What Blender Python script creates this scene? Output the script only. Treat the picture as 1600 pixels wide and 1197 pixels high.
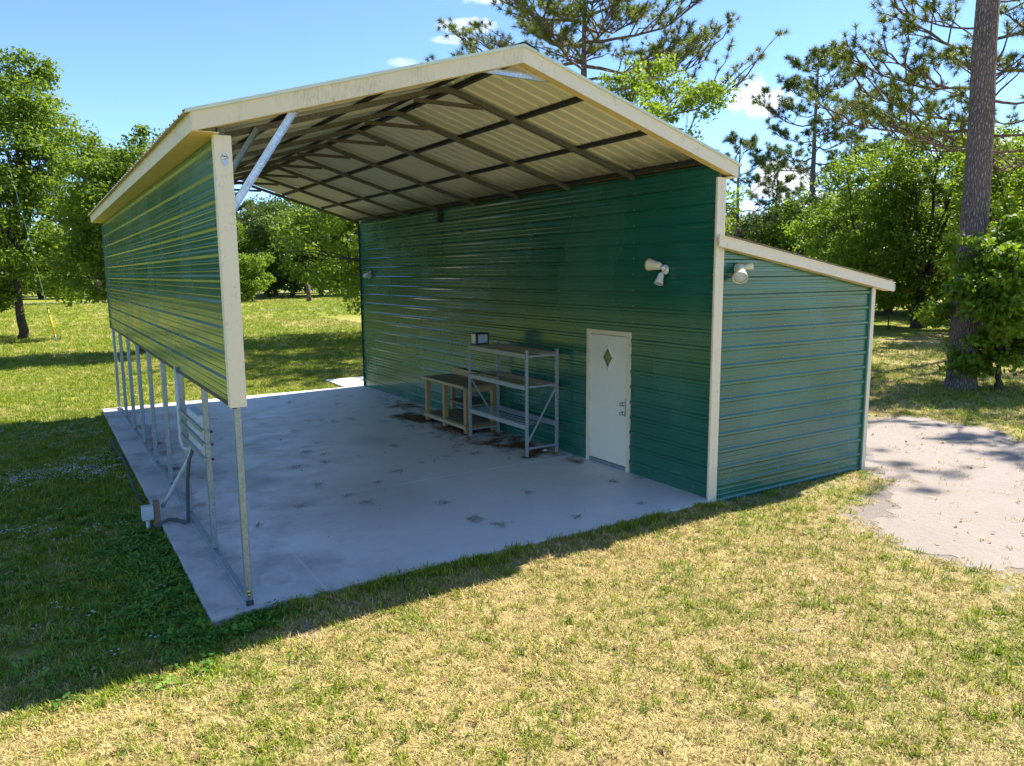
import bpy, bmesh, math, random
import numpy as np
from mathutils import Vector, Matrix
R = math.radians
random.seed(7)
for o in list(bpy.data.objects): bpy.data.objects.remove(o)
scene = bpy.context.scene
COL = scene.collection

# ------------------------------------------------------------------ camera
CAM = np.array([-1.4065, -6.8551, 3.0083]); YAW, PITCH, ROLL, FPX = 0.56, -0.1455, -0.0079, 1179.3
cam_d = bpy.data.cameras.new('camera'); cam = bpy.data.objects.new('camera', cam_d); COL.objects.link(cam)
fw = np.array([math.sin(YAW)*math.cos(PITCH), math.cos(YAW)*math.cos(PITCH), math.sin(PITCH)])
rt = np.array([math.cos(YAW), -math.sin(YAW), 0]); up = np.cross(rt, fw)
r2 = math.cos(ROLL)*rt + math.sin(ROLL)*up; u2 = -math.sin(ROLL)*rt + math.cos(ROLL)*up
m = Matrix.Identity(4)
for i in range(3):
    m[i][0] = r2[i]; m[i][1] = u2[i]; m[i][2] = -fw[i]; m[i][3] = CAM[i]
cam.matrix_world = m
cam_d.sensor_width = 36; cam_d.lens = FPX/1600*36; cam_d.clip_end = 3000; cam_d.clip_start = 0.05
scene.camera = cam
scene.cycles.diffuse_bounces = 8; scene.cycles.max_bounces = 12
scene.render.resolution_x = 1024; scene.render.resolution_y = 766

# ------------------------------------------------------------------ sky, sun, exposure
SUN_EL, SUN_AZ = R(50), math.atan2(1.0, 0.125)       # azimuth from +Y towards +X
world = bpy.data.worlds.new('World'); scene.world = world; world.use_nodes = True
wt = world.node_tree; wt.nodes.clear()
def wn(t, **k):
    n = wt.nodes.new(t)
    for a, b in k.items(): setattr(n, a, b)
    return n
sky = wn('ShaderNodeTexSky', sky_type='NISHITA', sun_disc=False)
sky.sun_elevation = SUN_EL; sky.sun_rotation = SUN_AZ; sky.altitude = 0; sky.air_density = 0.6; sky.dust_density = 0.0; sky.ozone_density = 6
bg = wn('ShaderNodeBackground'); bg.inputs['Strength'].default_value = 0.085
bgc = wn('ShaderNodeBackground'); bgc.inputs['Color'].default_value = (1, 1, 1, 1); bgc.inputs['Strength'].default_value = 0.36
mixs = wn('ShaderNodeMixShader'); outw = wn('ShaderNodeOutputWorld')
def pix_dir(px, py):
    d = fw + (px-800)/FPX*r2 - (py-598.5)/FPX*u2
    return d/np.linalg.norm(d)
geo = wn('ShaderNodeNewGeometry')
nse = wn('ShaderNodeTexNoise'); nse.inputs['Scale'].default_value = 16; nse.inputs['Detail'].default_value = 8; nse.inputs['Roughness'].default_value = .62
neg = wn('ShaderNodeVectorMath', operation='SCALE'); neg.inputs['Scale'].default_value = -1
wt.links.new(geo.outputs['Incoming'], neg.inputs[0]); wt.links.new(neg.outputs[0], nse.inputs['Vector'])
total = None
# small fair-weather clouds: direction, angular half-width, half-height, opacity
for (px, py, sx, sy, op) in [(1182, 150, .066, .028, 1.0), (1208, 288, .045, .03, .9), (1150, 330, .06, .02, .6), (735, 40, .04, .010, .55), (715, 62, .03, .006, .4),
                             (640, 98, .03, .008, .4), (1330, 330, .12, .03, .7), (1560, 225, .09, .02, .6), (760, -8, .07, .012, .6), (2100, 200, .15, .03, .8), (-500, 230, .16, .03, .8), (-900, 120, .12, .03, .7)]:
    d = pix_dir(px, py); rr = np.cross(d, [0, 0, 1]); rr /= np.linalg.norm(rr); uu = np.cross(rr, d)
    a = wn('ShaderNodeVectorMath', operation='DOT_PRODUCT'); a.inputs[1].default_value = rr/sx; wt.links.new(neg.outputs[0], a.inputs[0])
    b = wn('ShaderNodeVectorMath', operation='DOT_PRODUCT'); b.inputs[1].default_value = uu/sy; wt.links.new(neg.outputs[0], b.inputs[0])
    f = wn('ShaderNodeVectorMath', operation='DOT_PRODUCT'); f.inputs[1].default_value = d; wt.links.new(neg.outputs[0], f.inputs[0])
    a2 = wn('ShaderNodeMath', operation='MULTIPLY'); wt.links.new(a.outputs['Value'], a2.inputs[0]); wt.links.new(a.outputs['Value'], a2.inputs[1])
    b2 = wn('ShaderNodeMath', operation='MULTIPLY_ADD'); wt.links.new(b.outputs['Value'], b2.inputs[0]); wt.links.new(b.outputs['Value'], b2.inputs[1]); wt.links.new(a2.outputs[0], b2.inputs[2])
    c = wn('ShaderNodeMath', operation='MULTIPLY_ADD'); c.inputs[1].default_value = -1; c.inputs[2].default_value = 1; wt.links.new(b2.outputs[0], c.inputs[0])   # 1 - r2
    n5 = wn('ShaderNodeMath', operation='MULTIPLY_ADD'); n5.inputs[1].default_value = 5.0; n5.inputs[2].default_value = -2.62; wt.links.new(nse.outputs['Fac'], n5.inputs[0])
    s = wn('ShaderNodeMath', operation='ADD'); wt.links.new(c.outputs[0], s.inputs[0]); wt.links.new(n5.outputs[0], s.inputs[1])
    mr = wn('ShaderNodeMapRange', interpolation_type='SMOOTHSTEP'); mr.inputs['From Min'].default_value = 0; mr.inputs['From Max'].default_value = .8; mr.inputs['To Max'].default_value = op
    wt.links.new(s.outputs[0], mr.inputs['Value'])
    g = wn('ShaderNodeMath', operation='GREATER_THAN'); g.inputs[1].default_value = 0; wt.links.new(f.outputs['Value'], g.inputs[0])
    q = wn('ShaderNodeMath', operation='MULTIPLY'); wt.links.new(mr.outputs[0], q.inputs[0]); wt.links.new(g.outputs[0], q.inputs[1])
    if total is None: total = q
    else:
        t2 = wn('ShaderNodeMath', operation='MAXIMUM'); wt.links.new(total.outputs[0], t2.inputs[0]); wt.links.new(q.outputs[0], t2.inputs[1]); total = t2
wt.links.new(sky.outputs[0], bg.inputs['Color'])
wt.links.new(total.outputs[0], mixs.inputs[0]); wt.links.new(bg.outputs[0], mixs.inputs[1]); wt.links.new(bgc.outputs[0], mixs.inputs[2])
wt.links.new(mixs.outputs[0], outw.inputs['Surface'])

sun_d = bpy.data.lights.new('sun', 'SUN'); sun_d.energy = 3.1; sun_d.angle = R(0.53); sun_d.color = (1, .95, .86)
sun = bpy.data.objects.new('sun', sun_d); COL.objects.link(sun); sun.location = (30, 10, 40)
sd = Vector((math.sin(SUN_AZ)*math.cos(SUN_EL), math.cos(SUN_AZ)*math.cos(SUN_EL), math.sin(SUN_EL)))
sun.rotation_euler = sd.to_track_quat('Z', 'Y').to_euler()
vs = scene.view_settings; vs.view_transform = 'Standard'; vs.look = 'None'; vs.exposure = 2.0; vs.gamma = 1; vs.use_curve_mapping = False

# ------------------------------------------------------------------ helpers
def tag(o, label=None, cat=None, group=None, kind=None):
    if label: o['label'] = label
    if cat: o['category'] = cat
    if group: o['group'] = group
    if kind: o['kind'] = kind
    return o
def empty(name, loc=(0, 0, 0), label=None, cat=None, group=None, parent=None):
    o = bpy.data.objects.new(name, None); COL.objects.link(o); o.location = loc; o.empty_display_size = .2
    if parent: o.parent = parent
    return tag(o, label, cat, group)
def link(name, me, parent=None):
    o = bpy.data.objects.new(name, me); COL.objects.link(o)
    if parent: o.parent = parent
    return o
class MB:
    def __init__(s): s.v = []; s.f = []; s.sm = []
    def add(s, vs, fs, smooth=False):
        b = len(s.v); s.v += [tuple(map(float, q)) for q in vs]; s.f += [tuple(b+i for i in f) for f in fs]; s.sm += [smooth]*len(fs); return s
    def box(s, a, b):
        x0, y0, z0 = a; x1, y1, z1 = b
        return s.add([(x0,y0,z0),(x1,y0,z0),(x1,y1,z0),(x0,y1,z0),(x0,y0,z1),(x1,y0,z1),(x1,y1,z1),(x0,y1,z1)],
                     [(3,2,1,0),(4,5,6,7),(0,1,5,4),(1,2,6,5),(2,3,7,6),(3,0,4,7)])
    def bbox(s, a, b, w=.006):                        # box with chamfered edges
        bm = bmesh.new(); c = [(a[i]+b[i])/2 for i in range(3)]; d = [b[i]-a[i] for i in range(3)]
        bmesh.ops.create_cube(bm, size=1, matrix=Matrix.Translation(c) @ Matrix.Diagonal((*d, 1)))
        w = min(w, min(d)*.4)
        bmesh.ops.bevel(bm, geom=list(bm.edges), offset=w, segments=1, profile=.5, affect='EDGES')
        bm.verts.index_update()
        s.add([v.co for v in bm.verts], [[v.index for v in f.verts] for f in bm.faces]); bm.free(); return s
    def bar(s, p, q, w, h, upv=(0, 0, 1)):              # rectangular bar from p to q
        p = Vector(p); q = Vector(q); d = (q-p).normalized(); u = Vector(upv)
        if abs(d.dot(u)) > .98: u = Vector((0, 1, 0))
        sx = d.cross(u).normalized(); uu = sx.cross(d)
        vs = [e + sx*(a*w/2) + uu*(b*h/2) for e in (p, q) for a, b in ((-1,-1),(1,-1),(1,1),(-1,1))]
        return s.add(vs, [(0,1,2,3),(7,6,5,4),(0,4,5,1),(1,5,6,2),(2,6,7,3),(3,7,4,0)])
    def tube(s, pts, rad, n=8, cap=True, smooth=True):
        pts = [Vector(p) for p in pts]; k = len(pts)
        if not hasattr(rad, '__len__'): rad = [rad]*k
        vs = []; ref = None
        for i, p in enumerate(pts):
            d = (pts[min(i+1, k-1)] - pts[max(i-1, 0)])
            d = d.normalized() if d.length > 1e-9 else Vector((0, 0, 1))
            if ref is None: ref = Vector((1, 0, 0)) if abs(d.x) < .8 else Vector((0, 1, 0))
            a = (ref - d*ref.dot(d)).normalized(); b = d.cross(a); ref = a
            vs += [p + (a*math.cos(2*math.pi*j/n) + b*math.sin(2*math.pi*j/n))*rad[i] for j in range(n)]
        fs = [(i*n+j, i*n+(j+1) % n, (i+1)*n+(j+1) % n, (i+1)*n+j) for i in range(k-1) for j in range(n)]
        s.add(vs, fs, smooth)
        if cap: b = len(s.v)-k*n; s.f += [tuple(b+j for j in range(n))[::-1], tuple(b+(k-1)*n+j for j in range(n))]; s.sm += [False, False]
        return s
    def lathe(s, prof, origin=(0,0,0), axis=(0,0,1), n=14):  # prof = [(r, t)...] along axis
        ax = Vector(axis).normalized(); ref = Vector((1,0,0)) if abs(ax.x) < .8 else Vector((0,1,0))
        a = (ref-ax*ref.dot(ax)).normalized(); b = ax.cross(a); o = Vector(origin); k = len(prof)
        vs = [o + ax*t + (a*math.cos(2*math.pi*j/n)+b*math.sin(2*math.pi*j/n))*max(r, 1e-4) for r, t in prof for j in range(n)]
        fs = [(i*n+j, i*n+(j+1) % n, (i+1)*n+(j+1) % n, (i+1)*n+j) for i in range(k-1) for j in range(n)]
        return s.add(vs, fs, True)
    def mesh(s, name, mat):
        me = bpy.data.meshes.new(name); me.from_pydata(s.v, [], s.f)
        me.polygons.foreach_set('use_smooth', s.sm); me.materials.append(mat); me.update(); return me
    def build(s, name, mat, parent=None, label=None, cat=None, group=None, kind=None):
        return tag(link(name, s.mesh(name, mat), parent), label, cat, group, kind)
def np_mesh(name, V, F, mat, attrs=None, smooth=False, mats=None, midx=None):
    """V (n,3) array, F (m,k) array with constant k"""
    me = bpy.data.meshes.new(name); n, k = len(V), F.shape[1]
    me.vertices.add(n); me.vertices.foreach_set('co', np.ascontiguousarray(V, dtype=np.float32).ravel())
    me.loops.add(F.size); me.loops.foreach_set('vertex_index', np.ascontiguousarray(F, dtype=np.int32).ravel())
    me.polygons.add(len(F)); me.polygons.foreach_set('loop_start', np.arange(0, F.size, k, dtype=np.int32))
    me.polygons.foreach_set('loop_total', np.full(len(F), k, dtype=np.int32))
    for mm in (mats or [mat]): me.materials.append(mm)
    if midx is not None: me.polygons.foreach_set('material_index', np.ascontiguousarray(midx, dtype=np.int32))
    if smooth: me.polygons.foreach_set('use_smooth', np.ones(len(F), dtype=bool))
    me.update(calc_edges=True)
    for a, val in (attrs or {}).items():
        at = me.attributes.new(a, 'FLOAT', 'POINT'); at.data.foreach_set('value', np.ascontiguousarray(val, dtype=np.float32))
    return me

# value noise in numpy (used for ground cover masks)
_rs = np.random.RandomState(11); _tab = _rs.rand(256, 256)
def vnoise(x, y, sc, off=0):
    x = np.asarray(x)*sc + 17.3 + off*5.17; y = np.asarray(y)*sc + 91.7 + off*3.31
    xi = np.floor(x).astype(int); yi = np.floor(y).astype(int); fx = x-xi; fy = y-yi
    fx = fx*fx*(3-2*fx); fy = fy*fy*(3-2*fy); T = lambda a, b: _tab[a % 256, b % 256]
    return (T(xi,yi)*(1-fx)+T(xi+1,yi)*fx)*(1-fy) + (T(xi,yi+1)*(1-fx)+T(xi+1,yi+1)*fx)*fy
def fbm(x, y, sc, off=0, octv=4):
    s = 0; a = .5; t = 0
    for i in range(octv): s = s + a*vnoise(x, y, sc*2**i, off+i); t += a; a *= .5
    return s/t

# ------------------------------------------------------------------ material helper
class NM:
    def __init__(s, name):
        s.mat = bpy.data.materials.new(name); s.mat.use_nodes = True; s.t = s.mat.node_tree
        s.p = s.t.nodes['Principled BSDF']; s.out = s.t.nodes['Material Output']
        s.tc = s.t.nodes.new('ShaderNodeTexCoord'); s.co = s.tc.outputs['Object']
    def n(s, ty, **k):
        q = s.t.nodes.new(ty)
        for a, b in k.items():
            if a in q.inputs.keys() if isinstance(a, str) else False: q.inputs[a].default_value = b
            else: setattr(q, a, b)
        return q
    def L(s, a, b): s.t.links.new(a, b)
    def set(s, **k):
        for a, b in k.items(): s.p.inputs[a.replace('_', ' ')].default_value = b
        return s
    def world_co(s):
        g = s.n('ShaderNodeNewGeometry'); return g.outputs['Position']
    def mapped(s, co, scale):
        q = s.n('ShaderNodeMapping'); q.inputs['Scale'].default_value = scale; s.L(co, q.inputs['Vector']); return q.outputs[0]
    def noise(s, scale, detail=4, rough=.55, co=None, dist=0):
        q = s.n('ShaderNodeTexNoise'); q.inputs['Scale'].default_value = scale; q.inputs['Detail'].default_value = detail
        q.inputs['Roughness'].default_value = rough; q.inputs['Distortion'].default_value = dist; s.L(co or s.co, q.inputs['Vector']); return q.outputs['Fac']
    def voro(s, scale, co=None, out='Color'):
        q = s.n('ShaderNodeTexVoronoi'); q.inputs['Scale'].default_value = scale; s.L(co or s.co, q.inputs['Vector']); return q.outputs[out]
    def ramp(s, fac, stops):
        q = s.n('ShaderNodeValToRGB'); e = q.color_ramp.elements
        while len(e) < len(stops): e.new(.5)
        for i, (p, c) in enumerate(stops): e[i].position = p; e[i].color = c if len(c) == 4 else (*c, 1)
        s.L(fac, q.inputs[0]); return q.outputs[0]
    def rng(s, v, a, b, c=0, d=1):
        q = s.n('ShaderNodeMapRange', interpolation_type='SMOOTHSTEP'); q.inputs['From Min'].default_value = a; q.inputs['From Max'].default_value = b
        q.inputs['To Min'].default_value = c; q.inputs['To Max'].default_value = d; s.L(v, q.inputs['Value']); return q.outputs[0]
    def math(s, op, a, b=None, c=None):
        q = s.n('ShaderNodeMath', operation=op)
        for i, v in enumerate((a, b, c)):
            if v is None: continue
            if isinstance(v, (int, float)): q.inputs[i].default_value = v
            else: s.L(v, q.inputs[i])
        return q.outputs[0]
    def mix(s, fac, a, b, bt='MIX'):
        q = s.n('ShaderNodeMix', data_type='RGBA', blend_type=bt)
        for sock, v in ((q.inputs[0], fac), (q.inputs[6], a), (q.inputs[7], b)):
            if isinstance(v, (int, float)): sock.default_value = v
            elif isinstance(v, tuple): sock.default_value = v if len(v) == 4 else (*v, 1)
            else: s.L(v, sock)
        return q.outputs[2]
    def color(s, c): s.L(c, s.p.inputs['Base Color']); return s
    def bump(s, h, strength=.3, dist=.01):
        q = s.n('ShaderNodeBump'); q.inputs['Strength'].default_value = strength; q.inputs['Distance'].default_value = dist
        s.L(h, q.inputs['Height']); s.L(q.outputs[0], s.p.inputs['Normal']); return s
    def attr(s, name):
        q = s.n('ShaderNodeAttribute', attribute_name=name); return q.outputs['Fac']
    def sep(s, co):
        q = s.n('ShaderNodeSeparateXYZ'); s.L(co, q.inputs[0]); return q.outputs

# ------------------------------------------------------------------ materials
M = {}
def painted_green(name, sc):
    a = NM(name); w = a.world_co()
    fine = a.noise(.9, 2, .5, w); lng = a.noise(1, 3, .5, a.mapped(w, sc))
    base = a.mix(a.rng(fine, .35, .7), (.008, .105, .066), (.013, .135, .09))
    base = a.mix(a.rng(fine, .4, .85, 0, .07), base, (.20, .22, .15))                     # thin dust film
    a.color(base); a.L(a.rng(fine, .3, .8, .2, .34), a.p.inputs['Roughness'])
    a.set(Specular_IOR_Level=.6, Coat_Weight=.4, Coat_Roughness=.14)
    a.bump(lng, .22, .02); return a.mat
M['green_y'] = painted_green('green_painted_steel', (2.2, .7, 2.2))
M['green_x'] = painted_green('green_painted_steel_front', (.7, 2.2, 2.2))
a = NM('cream_trim'); w = a.world_co()
n1 = a.noise(7, 5, .65, w); n2 = a.noise(38, 3, .6, w)
mold = a.math('MULTIPLY', a.rng(n1, .5, .72), a.rng(n2, .42, .66))
a.color(a.mix(a.math('MULTIPLY', mold, .45), a.mix(n1, (.70, .60, .41), (.76, .67, .49)), (.2, .17, .07))).set(Roughness=.5); a.bump(n1, .1, .005); M['cream'] = a.mat
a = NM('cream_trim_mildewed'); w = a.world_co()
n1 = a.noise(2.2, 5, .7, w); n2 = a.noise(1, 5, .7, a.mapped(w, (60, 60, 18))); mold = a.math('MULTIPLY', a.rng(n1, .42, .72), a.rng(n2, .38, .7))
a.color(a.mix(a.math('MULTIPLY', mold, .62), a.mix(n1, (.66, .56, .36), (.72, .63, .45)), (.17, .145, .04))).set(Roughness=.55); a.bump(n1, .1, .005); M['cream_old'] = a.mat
a = NM('soffit_bounce_and_stain'); w = a.world_co(); n1 = a.noise(3, 5, .7, w); n2 = a.noise(40, 4, .7, w)
a.color(a.mix(a.math('MULTIPLY', a.rng(n1, .4, .7), a.rng(n2, .4, .7, 0, .55)), a.mix(n1, (.70, .50, .16), (.74, .58, .26)), (.28, .2, .04))).set(Roughness=.55); M['soffit'] = a.mat  # golden bounce off the ground painted into the cream, along with algae stain
a = NM('roof_sheet_steel'); w = a.world_co(); sx = a.sep(w)
n1 = a.noise(1.1, 5, .6, w); n2 = a.noise(1, 5, .7, a.mapped(w, (2.0, 22, 2.0))); n3 = a.noise(60, 3, .7, w)
dx = a.math('ABSOLUTE', a.math('SUBTRACT', sx[0], 2.99))
eave = a.rng(dx, 1.6, 3.0)                                                            # mildew that crept up from the eaves
mil = a.math('MULTIPLY', a.rng(a.math('ADD', a.math('MULTIPLY', eave, .55), a.math('MULTIPLY', n2, .65)), .52, .95), a.rng(n3, .25, .6, .45, 1))
a.color(a.mix(a.math('MULTIPLY', mil, .88), a.mix(n1, (.66, .62, .46), (.74, .71, .55)), (.06, .052, .03))).set(Roughness=.42, Metallic=.0); M['roof'] = a.mat
def galv(name, lo, hi, metal=.55, ro=.42):
    a = NM(name); w = a.world_co(); v = a.voro(70, w); n = a.noise(5, 4, .6, w)
    q = a.n('ShaderNodeSeparateColor'); a.L(v, q.inputs[0])
    a.color(a.mix(a.math('MULTIPLY', q.outputs[0], n), lo, hi)).set(Metallic=metal, Roughness=ro); return a.mat
M['galv'] = galv('galvanised_tube', (.20, .25, .27), (.40, .46, .48))
M['galv_bright'] = galv('bright_galvanised_strap', (.4, .46, .52), (.85, .9, .95), .5, .35)
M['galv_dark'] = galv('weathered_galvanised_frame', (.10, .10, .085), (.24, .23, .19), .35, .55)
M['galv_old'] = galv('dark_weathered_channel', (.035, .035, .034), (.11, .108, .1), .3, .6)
a = NM('concrete'); w = a.world_co(); sx = a.sep(w)
n1 = a.noise(.55, 6, .6, w); n2 = a.noise(2.6, 6, .65, w); n3 = a.noise(90, 3, .6, w); n4 = a.noise(.33, 4, .6, w)
c = a.mix(n1, (.66, .64, .61), (.77, .75, .72)); c = a.mix(a.rng(n2, .45, .75, 0, .2), c, (.48, .455, .43)); c = a.mix(a.rng(n3, .35, .7, 0, .12), c, (.44, .43, .41)); c = a.mix(a.rng(sx[0], .0, -.03, 0, .45), c, (.33, .30, .25))
def dist2(cx, cy, kx=1, ky=1):
    return a.math('SQRT', a.math('ADD', a.math('POWER', a.math('MULTIPLY', a.math('SUBTRACT', sx[0], cx), kx), 2), a.math('POWER', a.math('MULTIPLY', a.math('SUBTRACT', sx[1], cy), ky), 2)))
leftd = a.math('MULTIPLY', a.rng(sx[0], 2.6, -.1), a.rng(a.noise(1.1, 6, .7, w), .40, .66, 0, .75))   # water and dirt stains along the open side
c = a.mix(leftd, c, (.19, .175, .16))
for (cx, cy, r, s_) in [(1.15, 4.3, .42, .5), (1.6, 6.6, .5, .35), (.35, 5.2, .7, .45), (2.2, 2.6, 1.2, .22), (.5, .5, .7, .3), (3.6, 5.9, .5, .25), (.5, 8.2, .9, .4)]:
    d = a.math('ADD', dist2(cx, cy, 1, .8), a.math('MULTIPLY', n2, .5)); c = a.mix(a.rng(d, r+.3, r*.35+.2, 0, s_), c, (.15, .14, .125))
# old chalk marks: a D shaped ring, a line and a thin circle
d = dist2(.42, .48, 1, .72); ring = a.math('MULTIPLY', a.rng(a.math('ABSOLUTE', a.math('SUBTRACT', d, .15)), .05, .0), a.rng(n3, .25, .7, .25, .75))
ring = a.math('MULTIPLY', ring, .55); c = a.mix(ring, c, (.7, .69, .66))
ln = a.math('MULTIPLY', a.rng(a.math('ABSOLUTE', a.math('SUBTRACT', sx[0], .74)), .02, .005), a.math('MULTIPLY', a.rng(sx[1], 1.35, 1.2), a.rng(n3, .3, .6, .1, .55))); c = a.mix(ln, c, (.72, .71, .69))
d = dist2(.58, 2.82, 1, 1); ring = a.math('MULTIPLY', a.rng(a.math('ABSOLUTE', a.math('SUBTRACT', d, .2)), .016, .004), .4); c = a.mix(ring, c, (.7, .68, .66))
a.color(c).set(Specular_IOR_Level=.75); a.L(a.rng(n2, .3, .7, .36, .58), a.p.inputs['Roughness']); a.bump(a.math('ADD', n3, a.math('MULTIPLY', n2, .8)), .1, .004); M['concrete'] = a.mat
a = NM('joint_dirt'); a.color(a.mix(a.noise(20), (.05, .045, .04), (.12, .11, .10))).set(Roughness=.9); M['joint'] = a.mat
# lawn soil and thatch
a = NM('lawn_ground'); w = a.world_co()
dry = a.attr('dry'); sand = a.attr('sand')
n1 = a.noise(1.3, 6, .65, w); n2 = a.noise(14, 5, .7, w); n3 = a.noise(120, 4, .7, w); n4 = a.noise(.12, 4, .6, w)
thatch = a.mix(a.rng(n3, .3, .7), (.27, .19, .075), (.56, .43, .19)); green = a.mix(a.rng(n3, .3, .72), (.11, .15, .012), (.30, .33, .04))
c = a.mix(a.rng(a.math('ADD', dry, a.math('MULTIPLY', a.math('SUBTRACT', n2, .5), 1.3)), .25, .75), green, thatch)
c = a.mix(a.rng(n1, .6, .75, 0, .35), c, (.36, .30, .2))
sd_ = a.rng(a.math('ADD', sand, a.math('MULTIPLY', a.math('SUBTRACT', n2, .5), .9)), .4, .62)
c = a.mix(sd_, c, a.mix(n3, (.26, .215, .175), (.34, .295, .255)))
a.color(c).set(Roughness=.95, Specular_IOR_Level=.1); a.bump(a.math('ADD', n3, n2), .8, .03); M['lawn'] = a.mat
a = NM('pale_sand'); w = a.world_co(); n1 = a.noise(1.2, 6, .6, w); n2 = a.noise(9, 6, .7, w); n3 = a.noise(150, 3, .7, w); n4 = a.noise(1, 4, .6, a.mapped(w, (3.2, .35, 1)))
c = a.mix(n1, (.29, .24, .20), (.36, .31, .27)); c = a.mix(a.rng(n2, .5, .78, 0, .5), c, (.24, .195, .155)); c = a.mix(a.rng(n3, .45, .75, 0, .3), c, (.22, .18, .15)); c = a.mix(a.rng(n4, .5, .75, 0, .25), c, (.28, .245, .21))
a.color(c).set(Roughness=.95, Specular_IOR_Level=.1); a.bump(a.math('ADD', a.math('MULTIPLY', n2, 1.8), a.math('MULTIPLY', n3, .7)), .5, .03); M['sand'] = a.mat
def flat(name, c0, c1, ro=.6, metal=0, sc=8, **k):
    a = NM(name); a.color(a.mix(a.noise(sc, 5, .6, a.world_co()), c0, c1)).set(Roughness=ro, Metallic=metal, **k); return a.mat
M['drip'] = flat('pale_green_drip_edge', (.50, .56, .44), (.62, .67, .55), .4)
M['road'] = flat('pale_worn_asphalt', (.24, .24, .25), (.38, .37, .37), .9, sc=.6)
M['door'] = flat('off_white_door_paint', (.72, .68, .54), (.8, .76, .63), .45, sc=5)
M['rubber'] = flat('black_plastic', (.012, .012, .013), (.03, .03, .03), .5)
M['steel'] = flat('brushed_steel', (.45, .44, .42), (.65, .64, .62), .3, .9)
M['brass'] = flat('brass_bolt', (.5, .36, .13), (.6, .45, .2), .35, .9)
M['white_plastic'] = flat('white_plastic', (.68, .67, .62), (.78, .77, .73), .4)
M['cream_plastic'] = flat('yellowed_plastic', (.66, .58, .38), (.76, .68, .48), .45)
M['grey_box'] = flat('grey_painted_box', (.38, .44, .47), (.48, .54, .57), .45, .1)
M['pvc'] = flat('grey_conduit', (.40, .43, .45), (.5, .53, .55), .5)
M['flex'] = flat('dark_grey_cable', (.05, .06, .065), (.09, .1, .11), .6)
M['yellow'] = flat('yellow_plastic', (.8, .55, .02), (.85, .62, .05), .5)
M['wire'] = flat('dark_wire', (.04, .04, .045), (.07, .07, .08), .6)
M['rack'] = galv('grey_rack_steel', (.30, .33, .34), (.45, .48, .49), .3, .5)
M['mesh_rust'] = flat('rusted_wire_deck', (.20, .11, .04), (.34, .24, .12), .7, .2, 6)
def wood(name, c0, c1, ax=(1.2, 18, 18)):
    a = NM(name); w = a.world_co(); g = a.noise(1.5, 6, .7, a.mapped(w, ax), 1.2); a.color(a.mix(g, c0, c1)).set(Roughness=.8); a.bump(g, .3, .004); return a.mat
M['wood'] = wood('bench_lumber', (.24, .145, .05), (.50, .36, .16), (18, 18, 1.4))
M['wood_y'] = wood('bench_board', (.30, .22, .11), (.55, .44, .25), (18, 1.4, 18))
M['wood_top'] = wood('dirty_bench_top', (.15, .115, .07), (.33, .26, .16), (6, 2, 6))
M['post_wood'] = wood('weathered_post', (.13, .09, .055), (.27, .2, .13), (18, 18, 1.4))
a = NM('glass_pane'); a.color(a.mix(a.noise(4), (.10, .095, .03), (.16, .15, .05))).set(Roughness=.12, Specular_IOR_Level=.8); M['pane'] = a.mat
a = NM('lamp_glass'); a.color(a.mix(a.noise(25, 3), (.25, .3, .36), (.62, .68, .74))).set(Roughness=.15); M['lens'] = a.mat
def bark(name, c0, c1, c2):
    a = NM(name); w = a.world_co(); n = a.noise(1, 6, .7, a.mapped(w, (7, 7, 1.6)), .6); v = a.n('ShaderNodeTexVoronoi', feature='DISTANCE_TO_EDGE'); v.inputs['Scale'].default_value = 1
    dn = a.n('ShaderNodeVectorMath', operation='ADD'); a.L(a.mapped(w, (19, 19, 4.2)), dn.inputs[0]); nq = a.n('ShaderNodeTexNoise'); nq.inputs['Scale'].default_value = 6; a.L(w, nq.inputs['Vector']); a.L(nq.outputs['Color'], dn.inputs[1]); a.L(dn.outputs[0], v.inputs['Vector']); cr = a.rng(v.outputs['Distance'], -.05, .3)
    big = a.noise(1.1, 5, .65, w); a.color(a.mix(a.rng(big, .35, .7, 0, .55), a.mix(a.math('MULTIPLY', cr, .8), c0, a.mix(n, c1, c2)), c1)).set(Roughness=.9, Specular_IOR_Level=.15); a.bump(a.math('ADD', cr, n), .9, .05); return a.mat
M['bark_pine'] = bark('pine_bark', (.10, .07, .06), (.28, .19, .15), (.46, .37, .32))
M['bark_oak'] = bark('oak_bark', (.05, .038, .03), (.13, .1, .075), (.22, .18, .14))
M['bark_pink'] = bark('reddish_bark', (.12, .075, .06), (.30, .19, .15), (.42, .3, .25))
def leafmat(name, c0, c1, c2, trans=.52, ro=.5):
    a = NM(name); r = a.attr('rnd'); col = a.ramp(r, [(0, c0), (.55, c1), (1, c2)]); a.color(col).set(Roughness=ro, Specular_IOR_Level=.35)
    tr = a.n('ShaderNodeBsdfTranslucent'); a.L(a.mix(.35, col, (.4, .5, .02)), tr.inputs['Color']); mx = a.n('ShaderNodeMixShader'); mx.inputs[0].default_value = trans
    a.L(a.p.outputs[0], mx.inputs[1]); a.L(tr.outputs[0], mx.inputs[2]); a.L(mx.outputs[0], a.out.inputs['Surface']); return a.mat
M['leaf_oak'] = leafmat('oak_leaves', (.035, .085, .012), (.075, .155, .02), (.13, .21, .03))
M['leaf_light'] = leafmat('fresh_light_leaves', (.085, .165, .012), (.16, .265, .018), (.26, .35, .03))
M['leaf_mid'] = leafmat('mid_green_leaves', (.06, .125, .012), (.12, .205, .02), (.2, .28, .03))
M['leaf_dark'] = leafmat('dark_green_leaves', (.02, .055, .01), (.04, .095, .014), (.075, .135, .02), .35)
M['needle'] = leafmat('pine_needles', (.06, .10, .02), (.14, .18, .03), (.26, .27, .055), .3, .45)
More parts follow.
